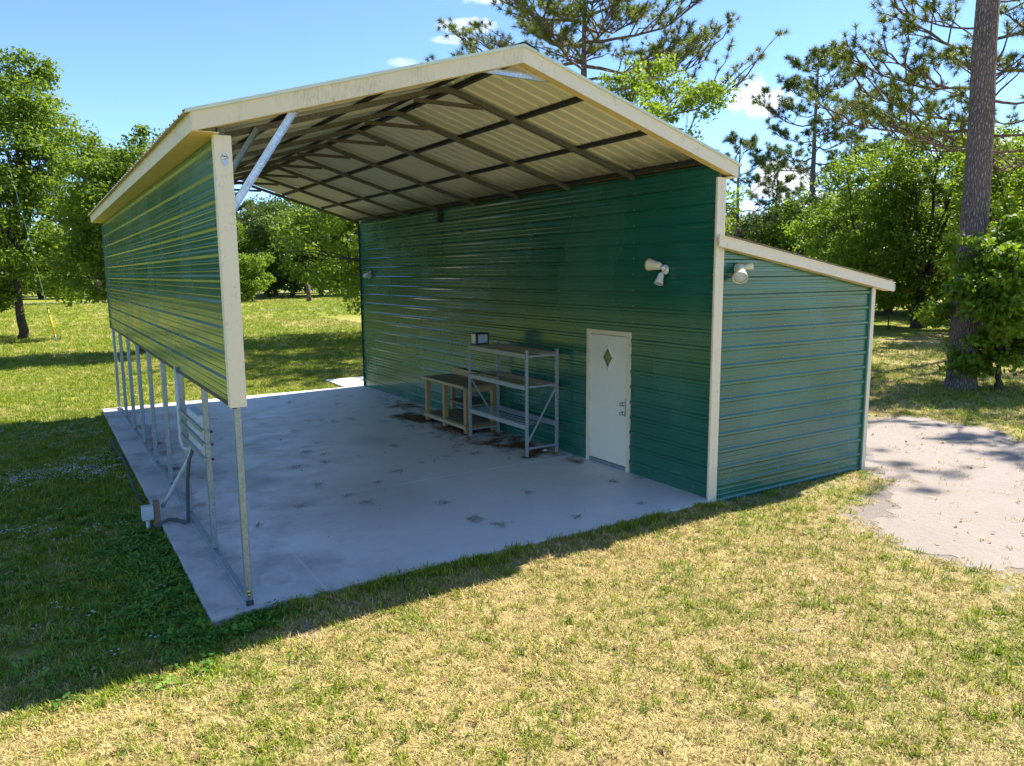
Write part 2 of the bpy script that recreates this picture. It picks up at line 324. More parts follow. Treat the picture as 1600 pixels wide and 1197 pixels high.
M['needle_far'] = leafmat('far_pine_needles', (.04, .075, .02), (.085, .125, .03), (.15, .18, .045), .25, .45)
def bladem(name, stops, trans=.35):
    a = NM(name); oi = a.n('ShaderNodeObjectInfo'); r = a.math('FRACT', a.math('ADD', oi.outputs['Random'], a.math('MULTIPLY', a.attr('rnd'), .35)))
    col = a.ramp(r, stops); a.color(col).set(Roughness=.55, Specular_IOR_Level=.25)
    tr = a.n('ShaderNodeBsdfTranslucent'); a.L(col, tr.inputs['Color']); mx = a.n('ShaderNodeMixShader'); mx.inputs[0].default_value = trans
    a.L(a.p.outputs[0], mx.inputs[1]); a.L(tr.outputs[0], mx.inputs[2]); a.L(mx.outputs[0], a.out.inputs['Surface']); return a.mat
M['blade'] = bladem('green_grass_blades', [(0, (.11, .19, .012)), (.4, (.21, .30, .018)), (.75, (.33, .38, .03)), (1, (.46, .44, .06))])
M['straw'] = bladem('dry_grass_blades', [(0, (.36, .27, .09)), (.5, (.58, .45, .17)), (.85, (.68, .56, .26)), (1, (.50, .47, .09))], .2)
M['weed'] = bladem('weed_leaves', [(0, (.07, .19, .02)), (.6, (.12, .27, .025)), (1, (.2, .35, .04))], .3)
M['dleaf'] = bladem('dead_leaves', [(0, (.16, .075, .03)), (.5, (.30, .16, .07)), (1, (.46, .33, .2))], .15)
M['straw_pine'] = bladem('fallen_pine_needles', [(0, (.11, .05, .018)), (.6, (.22, .11, .04)), (1, (.32, .19, .08))], .05)
M['petal'] = flat('white_petals', (.75, .75, .72), (.85, .85, .83), .6)

# ================================================================== SETTING
GZ = -0.1
def gheight(x, y):
    ex = np.clip((x+.15)/.5, 0, 1)*np.clip((6.3-x)/.5, 0, 1); ey = np.clip(1-np.abs(y+.07)/.75, 0, 1); return GZ + .07*ex*ey*ey*(3-2*ey)
sand_poly = np.array([(10.0, 9), (9.85, 3), (9.75, .5), (9.2, -.75), (8.3, -1.0), (7.3, -1.25), (6.95, -1.9), (6.75, -2.6), (6.85, -3.05), (7.3, -3.35), (8.2, -4.1), (9.2, -6), (9.8, -12),
                      (14.5, -12), (13.6, -4), (13.1, -.8), (14.1, .6), (14.0, 1.8), (13.2, 2.35), (12.6, 4), (12.4, 9)])
def resample(poly, step):
    out = []
    for i in range(len(poly)):
        a_, b_ = poly[i], poly[(i+1) % len(poly)]; k = max(1, int(np.linalg.norm(b_-a_)/step))
        out += [a_+(b_-a_)*t/k for t in range(k)]
    return np.array(out)
sp = resample(sand_poly, .06); cen = sp.mean(0)
tang = np.roll(sp, -1, 0)-np.roll(sp, 1, 0); nor = np.stack([tang[:, 1], -tang[:, 0]], 1); nor /= np.linalg.norm(nor, axis=1)[:, None]+1e-9
sp = sp + nor*((fbm(sp[:, 0], sp[:, 1], 1.3, 3, 5)-.5)*1.3)[:, None] + nor*((vnoise(sp[:, 0], sp[:, 1], 7, 9)-.5)*.22)[:, None]
def inside(poly, x, y):
    r = np.zeros(np.shape(x), bool); n = len(poly)
    for i in range(n):
        x0, y0 = poly[i]; x1, y1 = poly[(i+1) % n]
        if y0 == y1: continue
        c_ = ((y0 > y) != (y1 > y)) & (x < (x1-x0)*(y-y0)/(y1-y0)+x0); r ^= c_
    return r
def poly_dist(poly, x, y):
    d = np.full(np.shape(x), 1e9); n = len(poly)
    for i in range(n):
        ax_, ay_ = poly[i]; bx, by = poly[(i+1) % n]; ex, ey = bx-ax_, by-ay_
        t = np.clip(((x-ax_)*ex+(y-ay_)*ey)/(ex*ex+ey*ey+1e-12), 0, 1); d = np.minimum(d, np.hypot(x-ax_-t*ex, y-ay_-t*ey))
    return d
coarse = sand_poly
def sand_amount(x, y):
    d = poly_dist(coarse, x, y); s = np.where(inside(coarse, x, y), 1.0, np.clip(1-d/1.1, 0, 1)*.62)
    strip = np.exp(-((y-(-.25))/.3)**2)*((x > 6.0) & (x < 9.6))*.5                      # bare drip line before the lean-to
    spots = np.clip((fbm(x, y, 2.6, 21, 3)-.70)*5, 0, .5)
    p2 = np.exp(-(((x-6.45)/.35)**2+((y+3.45)/.12)**2))*.75
    back = np.exp(-(((y-12.9)/.35)**2))*((x > .5) & (x < 6))*.5
    return np.clip(np.maximum.reduce([s, strip, spots, p2, back]), 0, 1)
def dryness(x, y):
    d = fbm(x, y, .55, 5, 4)*.75 + fbm(x, y, 2.2, 8, 3)*.5 - .12
    d = d + np.where((y < .2) & (x > -.5), .05, 0) + .05*np.exp(-((y+3)/2.5)**2)
    d = np.where((x < -.3) & (y > -1) & (y < 13), d-.34, d)                             # damp, shaded west side is greener
    d = np.where(y > 13, d-.22+.5*(fbm(x, y, .09, 31, 3)-.5)*1.6, d)
    d = np.where((x > 11) & (y > -2), d+.1, d)
    return np.clip(d, 0, 1)
def axis(lo, hi, step, far, g=1.18):
    mid = list(np.arange(lo, hi, step)); a_ = hi; s_ = step; up_ = []
    while a_ < far: up_.append(a_); s_ *= g; a_ += s_
    a_ = lo; s_ = step; dn = []
    while a_ > -far: s_ *= g; a_ -= s_; dn.append(a_)
    return np.array(dn[::-1]+mid+up_)
xs = axis(-6, 16, .14, 700); ys = axis(-7, 15, .14, 700)
gx, gy = np.meshgrid(xs, ys); nx, ny = len(xs), len(ys)
V = np.stack([gx.ravel(), gy.ravel(), gheight(gx.ravel(), gy.ravel())], 1)
ii = (np.arange(ny-1)[:, None]*nx + np.arange(nx-1)[None, :]).ravel()
F = np.stack([ii, ii+1, ii+1+nx, ii+nx], 1)
near = (np.abs(V[:, 0]) < 90) & (np.abs(V[:, 1]) < 90)
sandv = np.zeros(len(V)); dryv = np.full(len(V), .3)
sandv[near] = sand_amount(V[near, 0], V[near, 1]); dryv[near] = dryness(V[near, 0], V[near, 1])
g = link('lawn', np_mesh('lawn', V, F, M['lawn'], {'sand': sandv, 'dry': dryv})); tag(g, 'mown lawn of green and straw coloured grass around the carport', kind='structure')
bm = bmesh.new(); vv = [bm.verts.new((p[0], p[1], GZ+.004)) for p in sp]; bm.faces.new(vv); bmesh.ops.triangulate(bm, faces=bm.faces[:])
me = bpy.data.meshes.new('sand_driveway'); bm.to_mesh(me); bm.free(); me.materials.append(M['sand'])
tag(link('sand_driveway', me), 'pale sandy driveway beside the green lean-to', kind='structure')
# concrete slab with three saw joints: sections butt against recessed dirt strips
L_, W_ = 12.42, 5.98
SX0, SX1, SY0, SY1 = -.32, 5.995, -.07, 12.5
slab = empty('concrete_slab'); tag(slab, 'grey concrete slab floor of the carport', kind='structure')
js = [SY0, 2.96, 6.03, 9.2, SY1]
for i in range(4):
    mb = MB(); mb.bbox((SX0, js[i]+(.008 if i else 0), GZ-.06), (SX1, js[i+1]-(.008 if i < 3 else 0), 0), .002); mb.build('slab_section', M['concrete'], slab)
for y in js[1:-1]: MB().box((SX0+.01, y-.0075, GZ-.05), (SX1-.01, y+.0075, -.008)).build('control_joint', M['joint'], slab)
tag(MB().bbox((5.55, 12.9, GZ-.05), (9.2, 14.55, -.045), .01).build('concrete_pad', M['concrete']), 'small pale concrete pad behind the carport slab', kind='structure')
# road and paths far behind
def strip(name, pts, w, z, mat, label):
    pts = [np.array(p, float) for p in pts]; v = []
    for i, p in enumerate(pts):
        t = pts[min(i+1, len(pts)-1)]-pts[max(i-1, 0)]; nn = np.array([-t[1], t[0]])/np.linalg.norm(t); v += [(*(p+nn*w/2), z), (*(p-nn*w/2), z)]
    mb = MB(); mb.add(v, [(2*i, 2*i+1, 2*i+3, 2*i+2) for i in range(len(pts)-1)]); return mb.build(name, mat, None, label, None, None, 'structure')
strip('road', [(-160, 98), (-40, 96), (5, 97), (60, 104), (200, 120)], 3.2, GZ+.006, M['road'], 'pale narrow road crossing behind the lawn')
strip('side_road', [(-60, 131), (10, 130), (60, 136)], 5, GZ+.005, M['road'], 'pale side road beyond the narrow road')
strip('sand_track', [(15, 61.5), (20, 60), (26, 57), (40, 52)], 1.6, GZ+.006, M['sand'], 'pale sandy track beyond the lawn behind the carport')

# ================================================================== BUILDING
bld = empty('metal_carport', (0, 0, 0), 'green corrugated metal carport with cream trim, open bay and lean-to room', 'carport')
PITCHV = .297; ZR = 5.272; MIDX = W_/2
zr = lambda x: ZR - PITCHV*abs(x-MIDX)
def rib_profile(z0, z1, phase, pitch=.2286):
    """(z, offset) list of a ribbed steel sheet between z0 and z1"""
    pts = []; k0 = int(math.floor((z0-phase)/pitch))-1
    for k in range(k0, k0+int((z1-z0)/pitch)+4):
        c = phase+k*pitch
        pts += [(c-.036, 0), (c-.014, .019), (c+.014, .019), (c+.036, 0)]
        for mz in (.078, .150): pts += [(c+mz-.016, 0), (c+mz-.008, .0035), (c+mz+.008, .0035), (c+mz+.016, 0)]
    pts.sort(); out = []
    def val(z):
        for (a_, b_), (c_, d_) in zip(pts, pts[1:]):
            if a_ <= z <= c_: return b_+(d_-b_)*((z-a_)/(c_-a_) if c_ > a_ else 0)
        return 0
    out = [(z0, val(z0))]+[q for q in pts if z0+1e-4 < q[0] < z1-1e-4]+[(z1, val(z1))]
    return out
def sheet(parent, mat, plane, side, at, u0, u1, z0, z1, phase, lap=0, umax=None, name='metal_sheet'):
    """plane 'x': sheet at x=at, running along y; 'y': at y=at running along x.  side: rib direction"""
    pr = rib_profile(z0, z1, phase); mb = MB(); v = []
    for z, o in pr:
        e = at+side*(o+lap); ue = u1 if umax is None else min(u1, umax(z))
        v += [(e, u0, z), (e, ue, z)] if plane == 'x' else [(u0, e, z), (ue, e, z)]
    n = len(pr); fs = [(2*i, 2*i+1, 2*i+3, 2*i+2) for i in range(n-1)]
    if (plane == 'x') == (side < 0): fs = [f[::-1] for f in fs]
    mb.add(v, fs); return mb.build(name, mat, parent)
def rows(z0, z1, h=.9144):
    out = []; z = z0
    while z < z1-.01: out.append((z, min(z+h, z1))); z += h
    return out
# west (left) hanging wall
HB = 1.87
lw = empty('hanging_wall', parent=bld)
for r, (z0, z1) in enumerate(rows(HB, 4.21)):
    for c_, (y0, y1) in enumerate([(-.005, 3.1), (3.1, 6.2), (6.2, 9.3), (9.3, L_)]): sheet(lw, M['green_y'], 'x', -1, -.004, y0, y1, z0, z1, HB+.19, lap=.0012*((r+c_) % 2))
MB().box((-.012, 0, HB-.035), (.02, L_, HB-.002)).build('bottom_trim', M['galv_old'], lw)
# partition wall between bay and lean-to, with door opening
DY0, DY1, DZ = 1.62, 2.63, 2.1
pw = empty('partition_wall', parent=bld)
for r, (z0, z1) in enumerate(rows(.0, 4.34)):
    for c_, (y0, y1) in enumerate([(.02, DY0), (DY0, DY1), (DY1, 6.2), (6.2, 9.3), (9.3, L_)]):
        za = z0
        if c_ == 1:
            if z1 <= DZ: continue
            za = max(z0, DZ)
        sheet(pw, M['green_y'], 'x', -1, W_, y0, y1, za, z1, .17, lap=.0012*((r+(c_ > 2)+(c_ > 3)) % 2))
ow = empty('outer_upper_wall', parent=bld)
for (y0, y1) in [(.02, 6.2), (6.2, L_)]: sheet(ow, M['green_y'], 'x', 1, W_+.075, y0, y1, 3.42, 4.34, 3.6)
# lean-to
X2 = 9.38; zl = lambda x: 3.30-.1665*(x-5.98)
lf = empty('lean_to_front_wall', parent=bld)
for r, (z0, z1) in enumerate(rows(-.1, 3.30)):
    sheet(lf, M['green_x'], 'y', -1, .03, W_+.08, X2, z0, z1, .155, lap=.001*(r % 2), umax=lambda z: max(W_+.09, 5.98+(3.32-z)/.1665))
lb = empty('lean_to_back_wall', parent=bld)
for r, (z0, z1) in enumerate(rows(-.1, 3.30)):
    sheet(lb, M['green_x'], 'y', 1, L_-.01, W_+.08, X2, z0, z1, .155, umax=lambda z: max(W_+.09, 5.98+(3.32-z)/.1665))
ls = empty('lean_to_side_wall', parent=bld)
for r, (z0, z1) in enumerate(rows(-.1, 2.72)):
    for (y0, y1) in [(.04, 6.2), (6.2, L_)]: sheet(ls, M['green_y'], 'x', 1, X2, y0, y1, z0, z1, .155, lap=.001*(r % 2))
# roof sheets (ribs run down the slope)
roof = empty('roof', parent=bld)
RY0, RY1 = -.13, 12.52
def roof_sheet(parent, xa, za, xb, zb, y0, y1, mat, lap=0):
    pr = rib_profile(y0, y1, RY0+.02); d = Vector((xb-xa, 0, zb-za)); nrm = Vector((-d.z, 0, d.x)).normalized()
    if nrm.z < 0: nrm = -nrm
    v = []
    for y, o in pr:
        e = nrm*(o+lap); v += [(xa+e.x, y, za+e.z), (xb+e.x, y, zb+e.z)]
    n = len(pr); fs = [(2*i, 2*i+1, 2*i+3, 2*i+2) for i in range(n-1)]
    if xb > xa: fs = [f[::-1] for f in fs]
    fs = [f[::-1] for f in fs]
    MB().add(v, fs).build('roof_sheet', mat, parent)
y = RY0; i = 0
while y < RY1-.01:
    y1 = min(y+.9144, RY1)
    for xb in (-.275, W_+.275): roof_sheet(roof, MIDX, ZR, xb, zr(xb), y, y1, M['roof'], .0015*(i % 2))
    y = y1; i += 1
mb = MB(); rc = [(-.17, -.048), (-.16, -.026), (-.02, .028), (.02, .028), (.16, -.026), (.17, -.048)]
mb.add([(MIDX+a_, yy, ZR+b_+.006) for yy in (RY0-.015, RY1+.01) for a_, b_ in rc], [(j, j+1, j+7, j+6) for j in range(5)]); mb.build('ridge_cap', M['green_y'], roof)
lroof = empty('lean_to_roof', parent=bld)
y = RY0+.02; i = 0; RYL = RY1-.02
while y < RYL-.01:
    y1 = min(y+.9144, RYL); xb = 9.72
    roof_sheet(lroof, 6.06, zl(6.06)+.15, xb, zl(xb)+.15, y, y1, M['roof'], .0015*(i % 2)); y = y1; i += 1
mb = MB(); mb.box((9.69, -.10, 2.69), (9.697, 12.4, 2.80)); mb.box((9.69, -.10, 2.683), (9.79, 12.4, 2.69)); mb.box((9.785, -.1, 2.69), (9.79, 12.4, 2.785)); mb.box((9.697, -.1, 2.69), (9.785, -.092, 2.78))
mb.build('gutter', M['galv'], lroof)
# fascia: rake boards, eave boards, soffit returns
FY = -.105
fas = empty('fascia', parent=bld)
def slab_poly(pts, y0, y1):      # polygon in xz extruded in y
    n = len(pts); v = [(x, y0, z) for x, z in pts]+[(x, y1, z) for x, z in pts]
    return v, [tuple(range(n))[::-1] if False else tuple(range(n)), tuple(range(n, 2*n))[::-1]]+[(i, n+i, n+(i+1) % n, (i+1) % n) for i in range(n)]
for sgn in (-1, 1):
    xe = MIDX+sgn*(MIDX+.215); q = lambda x: 5.115-PITCHV*abs(x-MIDX)
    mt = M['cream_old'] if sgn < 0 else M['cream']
    mb = MB(); mb.add(*slab_poly([(MIDX, q(MIDX)), (xe, q(xe)), (xe, q(xe)+.150), (MIDX, q(MIDX)+.150)], FY-.008, FY)); mb.build('rake_board', mt, fas)
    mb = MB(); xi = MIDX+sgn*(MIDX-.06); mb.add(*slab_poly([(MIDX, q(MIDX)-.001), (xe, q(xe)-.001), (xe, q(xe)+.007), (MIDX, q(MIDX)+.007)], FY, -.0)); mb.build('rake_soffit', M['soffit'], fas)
    mb = MB(); mb.add(*slab_poly([(MIDX, q(MIDX)+.150), (xe+sgn*.05, q(xe)+.136), (xe+sgn*.05, q(xe)+.166), (MIDX, q(MIDX)+.180)], FY-.028, FY-.004)); mb.build('drip_edge', M['drip'], fas)
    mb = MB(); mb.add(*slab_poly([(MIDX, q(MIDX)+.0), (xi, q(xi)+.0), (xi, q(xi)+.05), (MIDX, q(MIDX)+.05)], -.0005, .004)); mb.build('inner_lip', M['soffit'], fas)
MB().box((-.222, FY-.008, 4.163), (-.214, RY1-.02, 4.325)).build('eave_board', M['cream_old'], fas)
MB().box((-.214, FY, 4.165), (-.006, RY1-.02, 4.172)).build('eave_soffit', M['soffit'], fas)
MB().box((W_+.215, FY-.008, 4.163), (W_+.223, RY1-.02, 4.325)).build('eave_board', M['cream'], fas)
MB().box((W_+.08, FY, 4.165), (W_+.215, RY1-.02, 4.172)).build('eave_soffit', M['cream'], fas)
mb = MB(); mb.add(*slab_poly([(5.90, zl(5.90)), (9.74, zl(9.74)), (9.74, zl(9.74)+.128), (5.90, zl(5.90)+.128)], FY-.006, FY+.002)); mb.build('rake_board', M['cream'], fas)
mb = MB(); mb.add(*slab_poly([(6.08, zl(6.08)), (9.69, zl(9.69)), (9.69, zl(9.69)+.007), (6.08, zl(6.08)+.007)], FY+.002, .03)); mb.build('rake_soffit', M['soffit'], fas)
mb = MB(); mb.add(*slab_poly([(5.89, zl(5.89)+.128), (9.75, zl(9.75)+.128), (9.75, zl(9.75)+.142), (5.89, zl(5.89)+.142)], FY-.02, FY+.01)); mb.build('drip_edge', M['cream'], fas)
# corner trims
tr = empty('corner_trims', parent=bld)
mb = MB(); mb.box((-.03, -.022, HB-.02), (.105, -.016, 4.165)); mb.box((-.036, -.022, HB-.02), (-.03, .07, 4.165)); mb.box((.099, -.016, HB-.02), (.105, .03, 4.165)); mb.build('corner_trim', M['cream'], tr)
mb = MB(); mb.box((5.925, -.034, -.02), (6.0, -.004, 4.166)); mb.build('corner_trim', M['cream'], tr)
mb = MB(); mb.box((6.008, -.028, -.08), (6.085, .0, 4.166)); mb.box((6.0, -.012, -.06), (6.008, .0, 4.166)); mb.build('corner_trim', M['cream'], tr)
mb = MB(); mb.box((9.345, -.012, -.1), (9.425, .01, zl(9.4)-.0)); mb.box((9.405, .01, -.1), (9.425, .09, zl(9.4))); mb.build('corner_trim', M['cream'], tr)
MB().box((9.345-.028, .0, -.1), (9.345, .028, zl(9.35)-.02)).build('shadow_gap_strip', M['green_x'], tr)  # shadow gap beside the lean-to corner trim, built as a green strip
mb = MB(); mb.box((-.03, L_+.0, HB-.03), (.06, L_+.012, 4.165)); mb.build('corner_trim', M['green_y'], tr)
mb = MB(); mb.box((5.94, L_+.003, 0), (6.06, L_+.02, 4.25)); mb.build('corner_trim', M['galv_old'], tr)
# frames
YS = [.035+i*(L_-.07)/8 for i in range(9)]
fr = empty('steel_frame', parent=bld)
T = .057
for i, yy in enumerate(YS):
    top = zr(.03)-.1
    mb = MB(); mb.bbox((.0, yy-T/2, .0 if i == 0 else .055), (T+.003, yy+T/2, HB+.02), .006); mb.build('post', M['galv'], fr)
    MB().box((.001, yy-T/2+.001, HB+.02), (T+.002, yy+T/2-.001, top)).build('post_upper', M['galv_dark'], fr)
    mb = MB(); mb.box((W_+.006, yy-T/2, 0), (W_+.064, yy+T/2, 4.27)); mb.build('post', M['galv_dark'], fr)
    # rafter pair with a rounded ridge bend
    off = -.068; pts = []
    xsr = [.03, .12, .5] + [MIDX-.15+.03*k for k in range(11)] + [W_-.5, W_-.12, W_-.03]
    for x in xsr:
        z = zr(x)+off; dd = abs(x-MIDX)
        if dd < .15: z = zr(MIDX+.15)+off + PITCHV*.15*.5*(1-(dd/.15)**2)
        if x < .1 or x > W_-.1: z -= .012
        pts.append((x, yy, z))
    mb = MB(); v = []
    for k, p in enumerate(pts): v += [(p[0], yy-T/2, p[2]-.032), (p[0], yy+T/2, p[2]-.032), (p[0], yy+T/2, p[2]+.030), (p[0], yy-T/2, p[2]+.030)]
    n = len(pts); fs = [(4*k+j, 4*k+(j+1) % 4, 4*k+4+(j+1) % 4, 4*k+4+j) for k in range(n-1) for j in range(4)]+[(0, 1, 2, 3), (4*n-1, 4*n-2, 4*n-3, 4*n-4)]
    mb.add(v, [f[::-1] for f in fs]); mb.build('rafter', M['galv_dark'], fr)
    mb = MB(); mb.bar((2.53, yy-T/2-.002, 5.015), (3.47, yy-T/2-.002, 5.015), .003, .05, (0, 0, 1)); mb.bar((2.53, yy-T/2-.012, 5.038), (3.47, yy-T/2-.012, 5.038), .022, .003); mb.bar((2.53, yy-T/2-.012, 4.992), (3.47, yy-T/2-.012, 4.992), .022, .003)
    mb.build('collar_tie', M['galv_bright'] if i == 0 else M['galv_dark'], fr)
    if i in (0, 1):
        for dy in (0,):
            mb = MB(); ky = .022 if i == 0 else yy-T/2-.014; a_ = Vector((.085, ky, 3.56)); b_ = Vector((.72, ky, zr(.72)-.075)); mb.bar(a_, b_, .004, .062); d = (b_-a_).normalized(); nn = Vector((-d.z, 0, d.x))
            mb.bar(a_+nn*.031+Vector((0, -.012, 0)), b_+nn*.031+Vector((0, -.012, 0)), .024, .003, nn); mb.bar(a_-nn*.031+Vector((0, -.012, 0)), b_-nn*.031+Vector((0, -.012, 0)), .024, .003, nn)
            mb.build('knee_brace', M['galv_bright'] if i == 0 else M['galv'], fr)
for x in (-.0, .98, 1.95, 2.86, 3.12, 4.03, 5.0, 5.9):
    z = zr(x); s_ = 1 if x < MIDX else -1; d = Vector((1, 0, PITCHV*s_)).normalized(); nn = Vector((-d.z, 0, d.x))
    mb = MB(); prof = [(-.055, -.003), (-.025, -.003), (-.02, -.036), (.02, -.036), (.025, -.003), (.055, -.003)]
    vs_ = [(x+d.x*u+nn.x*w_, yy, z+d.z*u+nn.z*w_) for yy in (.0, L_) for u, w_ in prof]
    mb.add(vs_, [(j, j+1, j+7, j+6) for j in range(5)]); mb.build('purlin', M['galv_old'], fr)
MB().bbox((.001, YS[0]+T/2, .0), (.058, L_-.04, .054), .006).build('base_rail', M['galv'], fr)
mb = MB(); mb.box((5.90, 7.66, 4.06), (5.955, 7.74, 4.33)); mb.build('bracket', M['galv_old'], fr)
mb = MB(); mb.box((-.003, -.012, -.02), (.063, .006, .045)); mb.build('base_shoe', M['galv_old'], fr)
mb = MB(); mb.lathe([(.0, .0), (.022, 0), (.022, .004), (.012, .005), (.012, .016), (0, .016)], (.03, .0065, .13), (0, -1, 0), 8); mb.lathe([(.0, .0), (.016, 0), (.016, .012), (0, .012)], (.03, .0, .10), (-.3, -1, -.1), 6)
mb.build('anchor_bolt', M['brass'], fr)
mb = MB(); mb.lathe([(0, 0), (.03, 0), (.03, .006), (.012, .01), (.012, .03), (0, .03)], (.04, -.022, 3.98), (0, -1, 0), 6); mb.add([(.015, -.03, 3.97), (.065, -.03, 3.97), (.04, -.034, 3.90), (.04, -.03, 4.03)], [(0, 2, 1), (0, 1, 3)]); mb.build('hook_plate', M['steel'], fr)
# screws on the sheets
mb = MB()
def screw(p, ax): mb.lathe([(.0062, 0), (.0062, .004), (.0, .006)], p, ax, 5)
for yy in [YS[0]+.02]+YS[1:]:
    for k in range(18):
        z = .17+.2286*k+.05
        if z < 4.2 and not (DY0-.08 < yy < DY1+.08 and z < DZ+.06): screw((W_-.002, yy, z), (-1, 0, 0))
        if HB+.05 < z+.02 < 4.15: screw((-.006, yy, z+.02), (-1, 0, 0))
for x in (6.35, 7.4, 8.45, 9.2):
    for k in range(14):
        z = .155+.2286*k+.05
        if z < zl(x)-.05: screw((x, .028, z), (0, -1, 0))
for z in [.3+.55*k for k in range(7)]: screw((5.962, -.034, z), (0, -1, 0)); screw((6.046, -.028, z+.05), (0, -1, 0))
for k in range(9): x = MIDX-.1-.38*k; screw((x, -.05, 5.112-PITCHV*abs(x-MIDX)), (0, 0, -1)); x = MIDX+.1+.38*k; screw((x, -.05, 5.112-PITCHV*abs(x-MIDX)), (0, 0, -1))
mb.build('screws', M['steel'], bld, kind='stuff')
# door
dr = empty('door', (0, 0, 0), parent=bld)
FX = W_-.022
mb = MB(); mb.box((FX, DY0-.02, 0), (W_+.05, DY0+.055, DZ+.02)); mb.build('door_frame', M['cream'], dr)
mb = MB(); mb.box((FX, DY1-.055, 0), (W_+.05, DY1+.02, DZ+.02)); mb.build('door_frame', M['cream'], dr)
mb = MB(); mb.box((FX+.002, DY0+.055, DZ-.05), (W_+.05, DY1-.055, DZ+.018)); mb.build('door_frame', M['cream'], dr)
# leaf with a diamond opening
ly0, ly1, lz0, lz1, lx0, lx1 = DY0+.075, DY1-.058, .07, DZ-.06, W_-.004, W_+.036
dc = ((ly0+ly1)/2-.0, 1.70); ry, rz = .135, .19
mb = MB()
def ringface(x, flip):
    o = [(x, ly0, lz0), (x, ly1, lz0), (x, ly1, lz1), (x, ly0, lz1)]; d_ = [(x, dc[0], dc[1]-rz), (x, dc[0]+ry, dc[1]), (x, dc[0], dc[1]+rz), (x, dc[0]-ry, dc[1])]
    fs = [(0, 1, 5, 4), (1, 2, 6, 5), (2, 3, 7, 6), (3, 0, 4, 7)]; return o+d_, ([f[::-1] for f in fs] if flip else fs)
v1, f1 = ringface(lx0, True); v2, f2 = ringface(lx1, False)
mb.add(v1+v2, f1+[tuple(i+8 for i in f) for f in f2]+[(i, (i+1) % 4, 8+(i+1) % 4, 8+i) for i in range(4)]+[(4+i, 4+(i+1) % 4, 12+(i+1) % 4, 12+i) for i in range(4)])
mb.build('door_leaf', M['door'], dr)
mb = MB(); cs = [Vector((lx0-.008, dc[0], dc[1]-rz)), Vector((lx0-.008, dc[0]+ry, dc[1])), Vector((lx0-.008, dc[0], dc[1]+rz)), Vector((lx0-.008, dc[0]-ry, dc[1]))]
for i in range(4): mb.bar(cs[i], cs[(i+1) % 4], .03, .02, (1, 0, 0))
mb.build('window_frame', M['white_plastic'], dr)
MB().add([(lx0+.012, dc[0], dc[1]-rz), (lx0+.012, dc[0]+ry, dc[1]), (lx0+.012, dc[0], dc[1]+rz), (lx0+.012, dc[0]-ry, dc[1])], [(3, 2, 1, 0)]).build('pane', M['pane'], dr)
hy = ly0+.065
for zz, nm in ((1.03, 'door_knob'), (.885, 'door_knob')):
    mb = MB(); mb.lathe([(0, 0), (.034, 0), (.034, .008), (.014, .012), (.013, .034), (.027, .046), (.029, .058), (.018, .07), (0, .072)], (lx0, hy, zz), (-1, 0, 0), 12); mb.build(nm, M['steel'], dr)
MB().box((lx0-.003, ly0+.002, .84), (lx0, ly0+.03, 1.12)).build('latch_plate', M['steel'], dr)
MB().box((lx0-.01, ly0-.01, .0), (lx1, ly1, .06)).build('threshold', M['galv'], dr)
for zz in (.35, 1.05, 1.8): MB().tube([(lx0-.006, ly1+.004, zz-.05), (lx0-.006, ly1+.004, zz+.05)], .008, 6).build('hinge', M['steel'], dr)

# ================================================================== WALL LAMPS
def flood_lamp(loc, nrm, label, style):
    o = empty('flood_lamp', loc, label, 'lamp', 'security lamps on the carport walls'); n_ = Vector(nrm); s_ = Vector((-n_.y, n_.x, 0)); up_ = Vector((0, 0, 1))
    mb = MB(); mb.lathe([(0, 0), (.068, 0), (.068, .018), (.05, .03), (0, .032)], (0, 0, 0), n_, 16); mb.build('mounting_plate', M['white_plastic' if style else 'cream_plastic'], o)
    def head(dirv, base, sc, mt):
        d = Vector(dirv).normalized(); b = Vector(base); mb = MB(); mb.tube([(0, 0, 0), b*.5, b], .014, 7); mb.build('arm', M[mt], o)
        mb = MB(); mb.lathe([(.0, -.03*sc), (.03*sc, -.028*sc), (.042*sc, .0), (.046*sc, .05*sc), (.062*sc, .115*sc), (.066*sc, .13*sc), (.058*sc, .125*sc)], b, d, 14); h = mb.build('lamp_head', M[mt], o)
        mb = MB(); mb.lathe([(.057*sc, .118*sc), (.03*sc, .128*sc), (0, .13*sc)], b, d, 14); mb.build('lens', M['lens'], h)
    if style == 1:
        head(-s_*.95+n_*.15+up_*.12, -s_*.05+n_*.08+up_*.05, 1.35, 'cream_plastic'); head(s_*.1+n_*.45-up_*.9, s_*.0+n_*.08-up_*.075, 1.0, 'white_plastic')
        mb = MB(); mb.lathe([(0, -.03), (.028, -.028), (.034, 0), (.03, .03), (0, .034)], n_*.07+s_*.03+up_*.02, n_*.5-up_*.4, 10); mb.build('motion_sensor', M['white_plastic'], o)
    elif style == 2:
        head(-s_*.5+n_*.5-up_*.62, -s_*.03+n_*.07+up_*.01, 1.5, 'cream_plastic'); head(s_*.8+n_*.45+up_*.15, s_*.09+n_*.05+up_*.02, .75, 'cream_plastic')
        mb = MB(); mb.lathe([(0, -.02), (.022, -.02), (.026, 0), (.02, .03), (0, .034)], n_*.07-up_*.06+s_*.01, n_*.4-up_*.8, 10); mb.build('motion_sensor', M['white_plastic'], o)
    else:
        head(s_*.7+n_*.4-up_*.5, s_*.05+n_*.06, .95, 'white_plastic'); head(-s_*.7+n_*.4-up_*.5, -s_*.05+n_*.06, .95, 'white_plastic')
flood_lamp((W_-.019, .9, 3.03), (-1, 0, 0), 'cream and white security lamp high on the partition wall above the door side', 1)
flood_lamp((6.38, .012, 3.03), (0, -1, 0), 'yellowed security lamp under the lean-to roof edge on the front wall', 2)
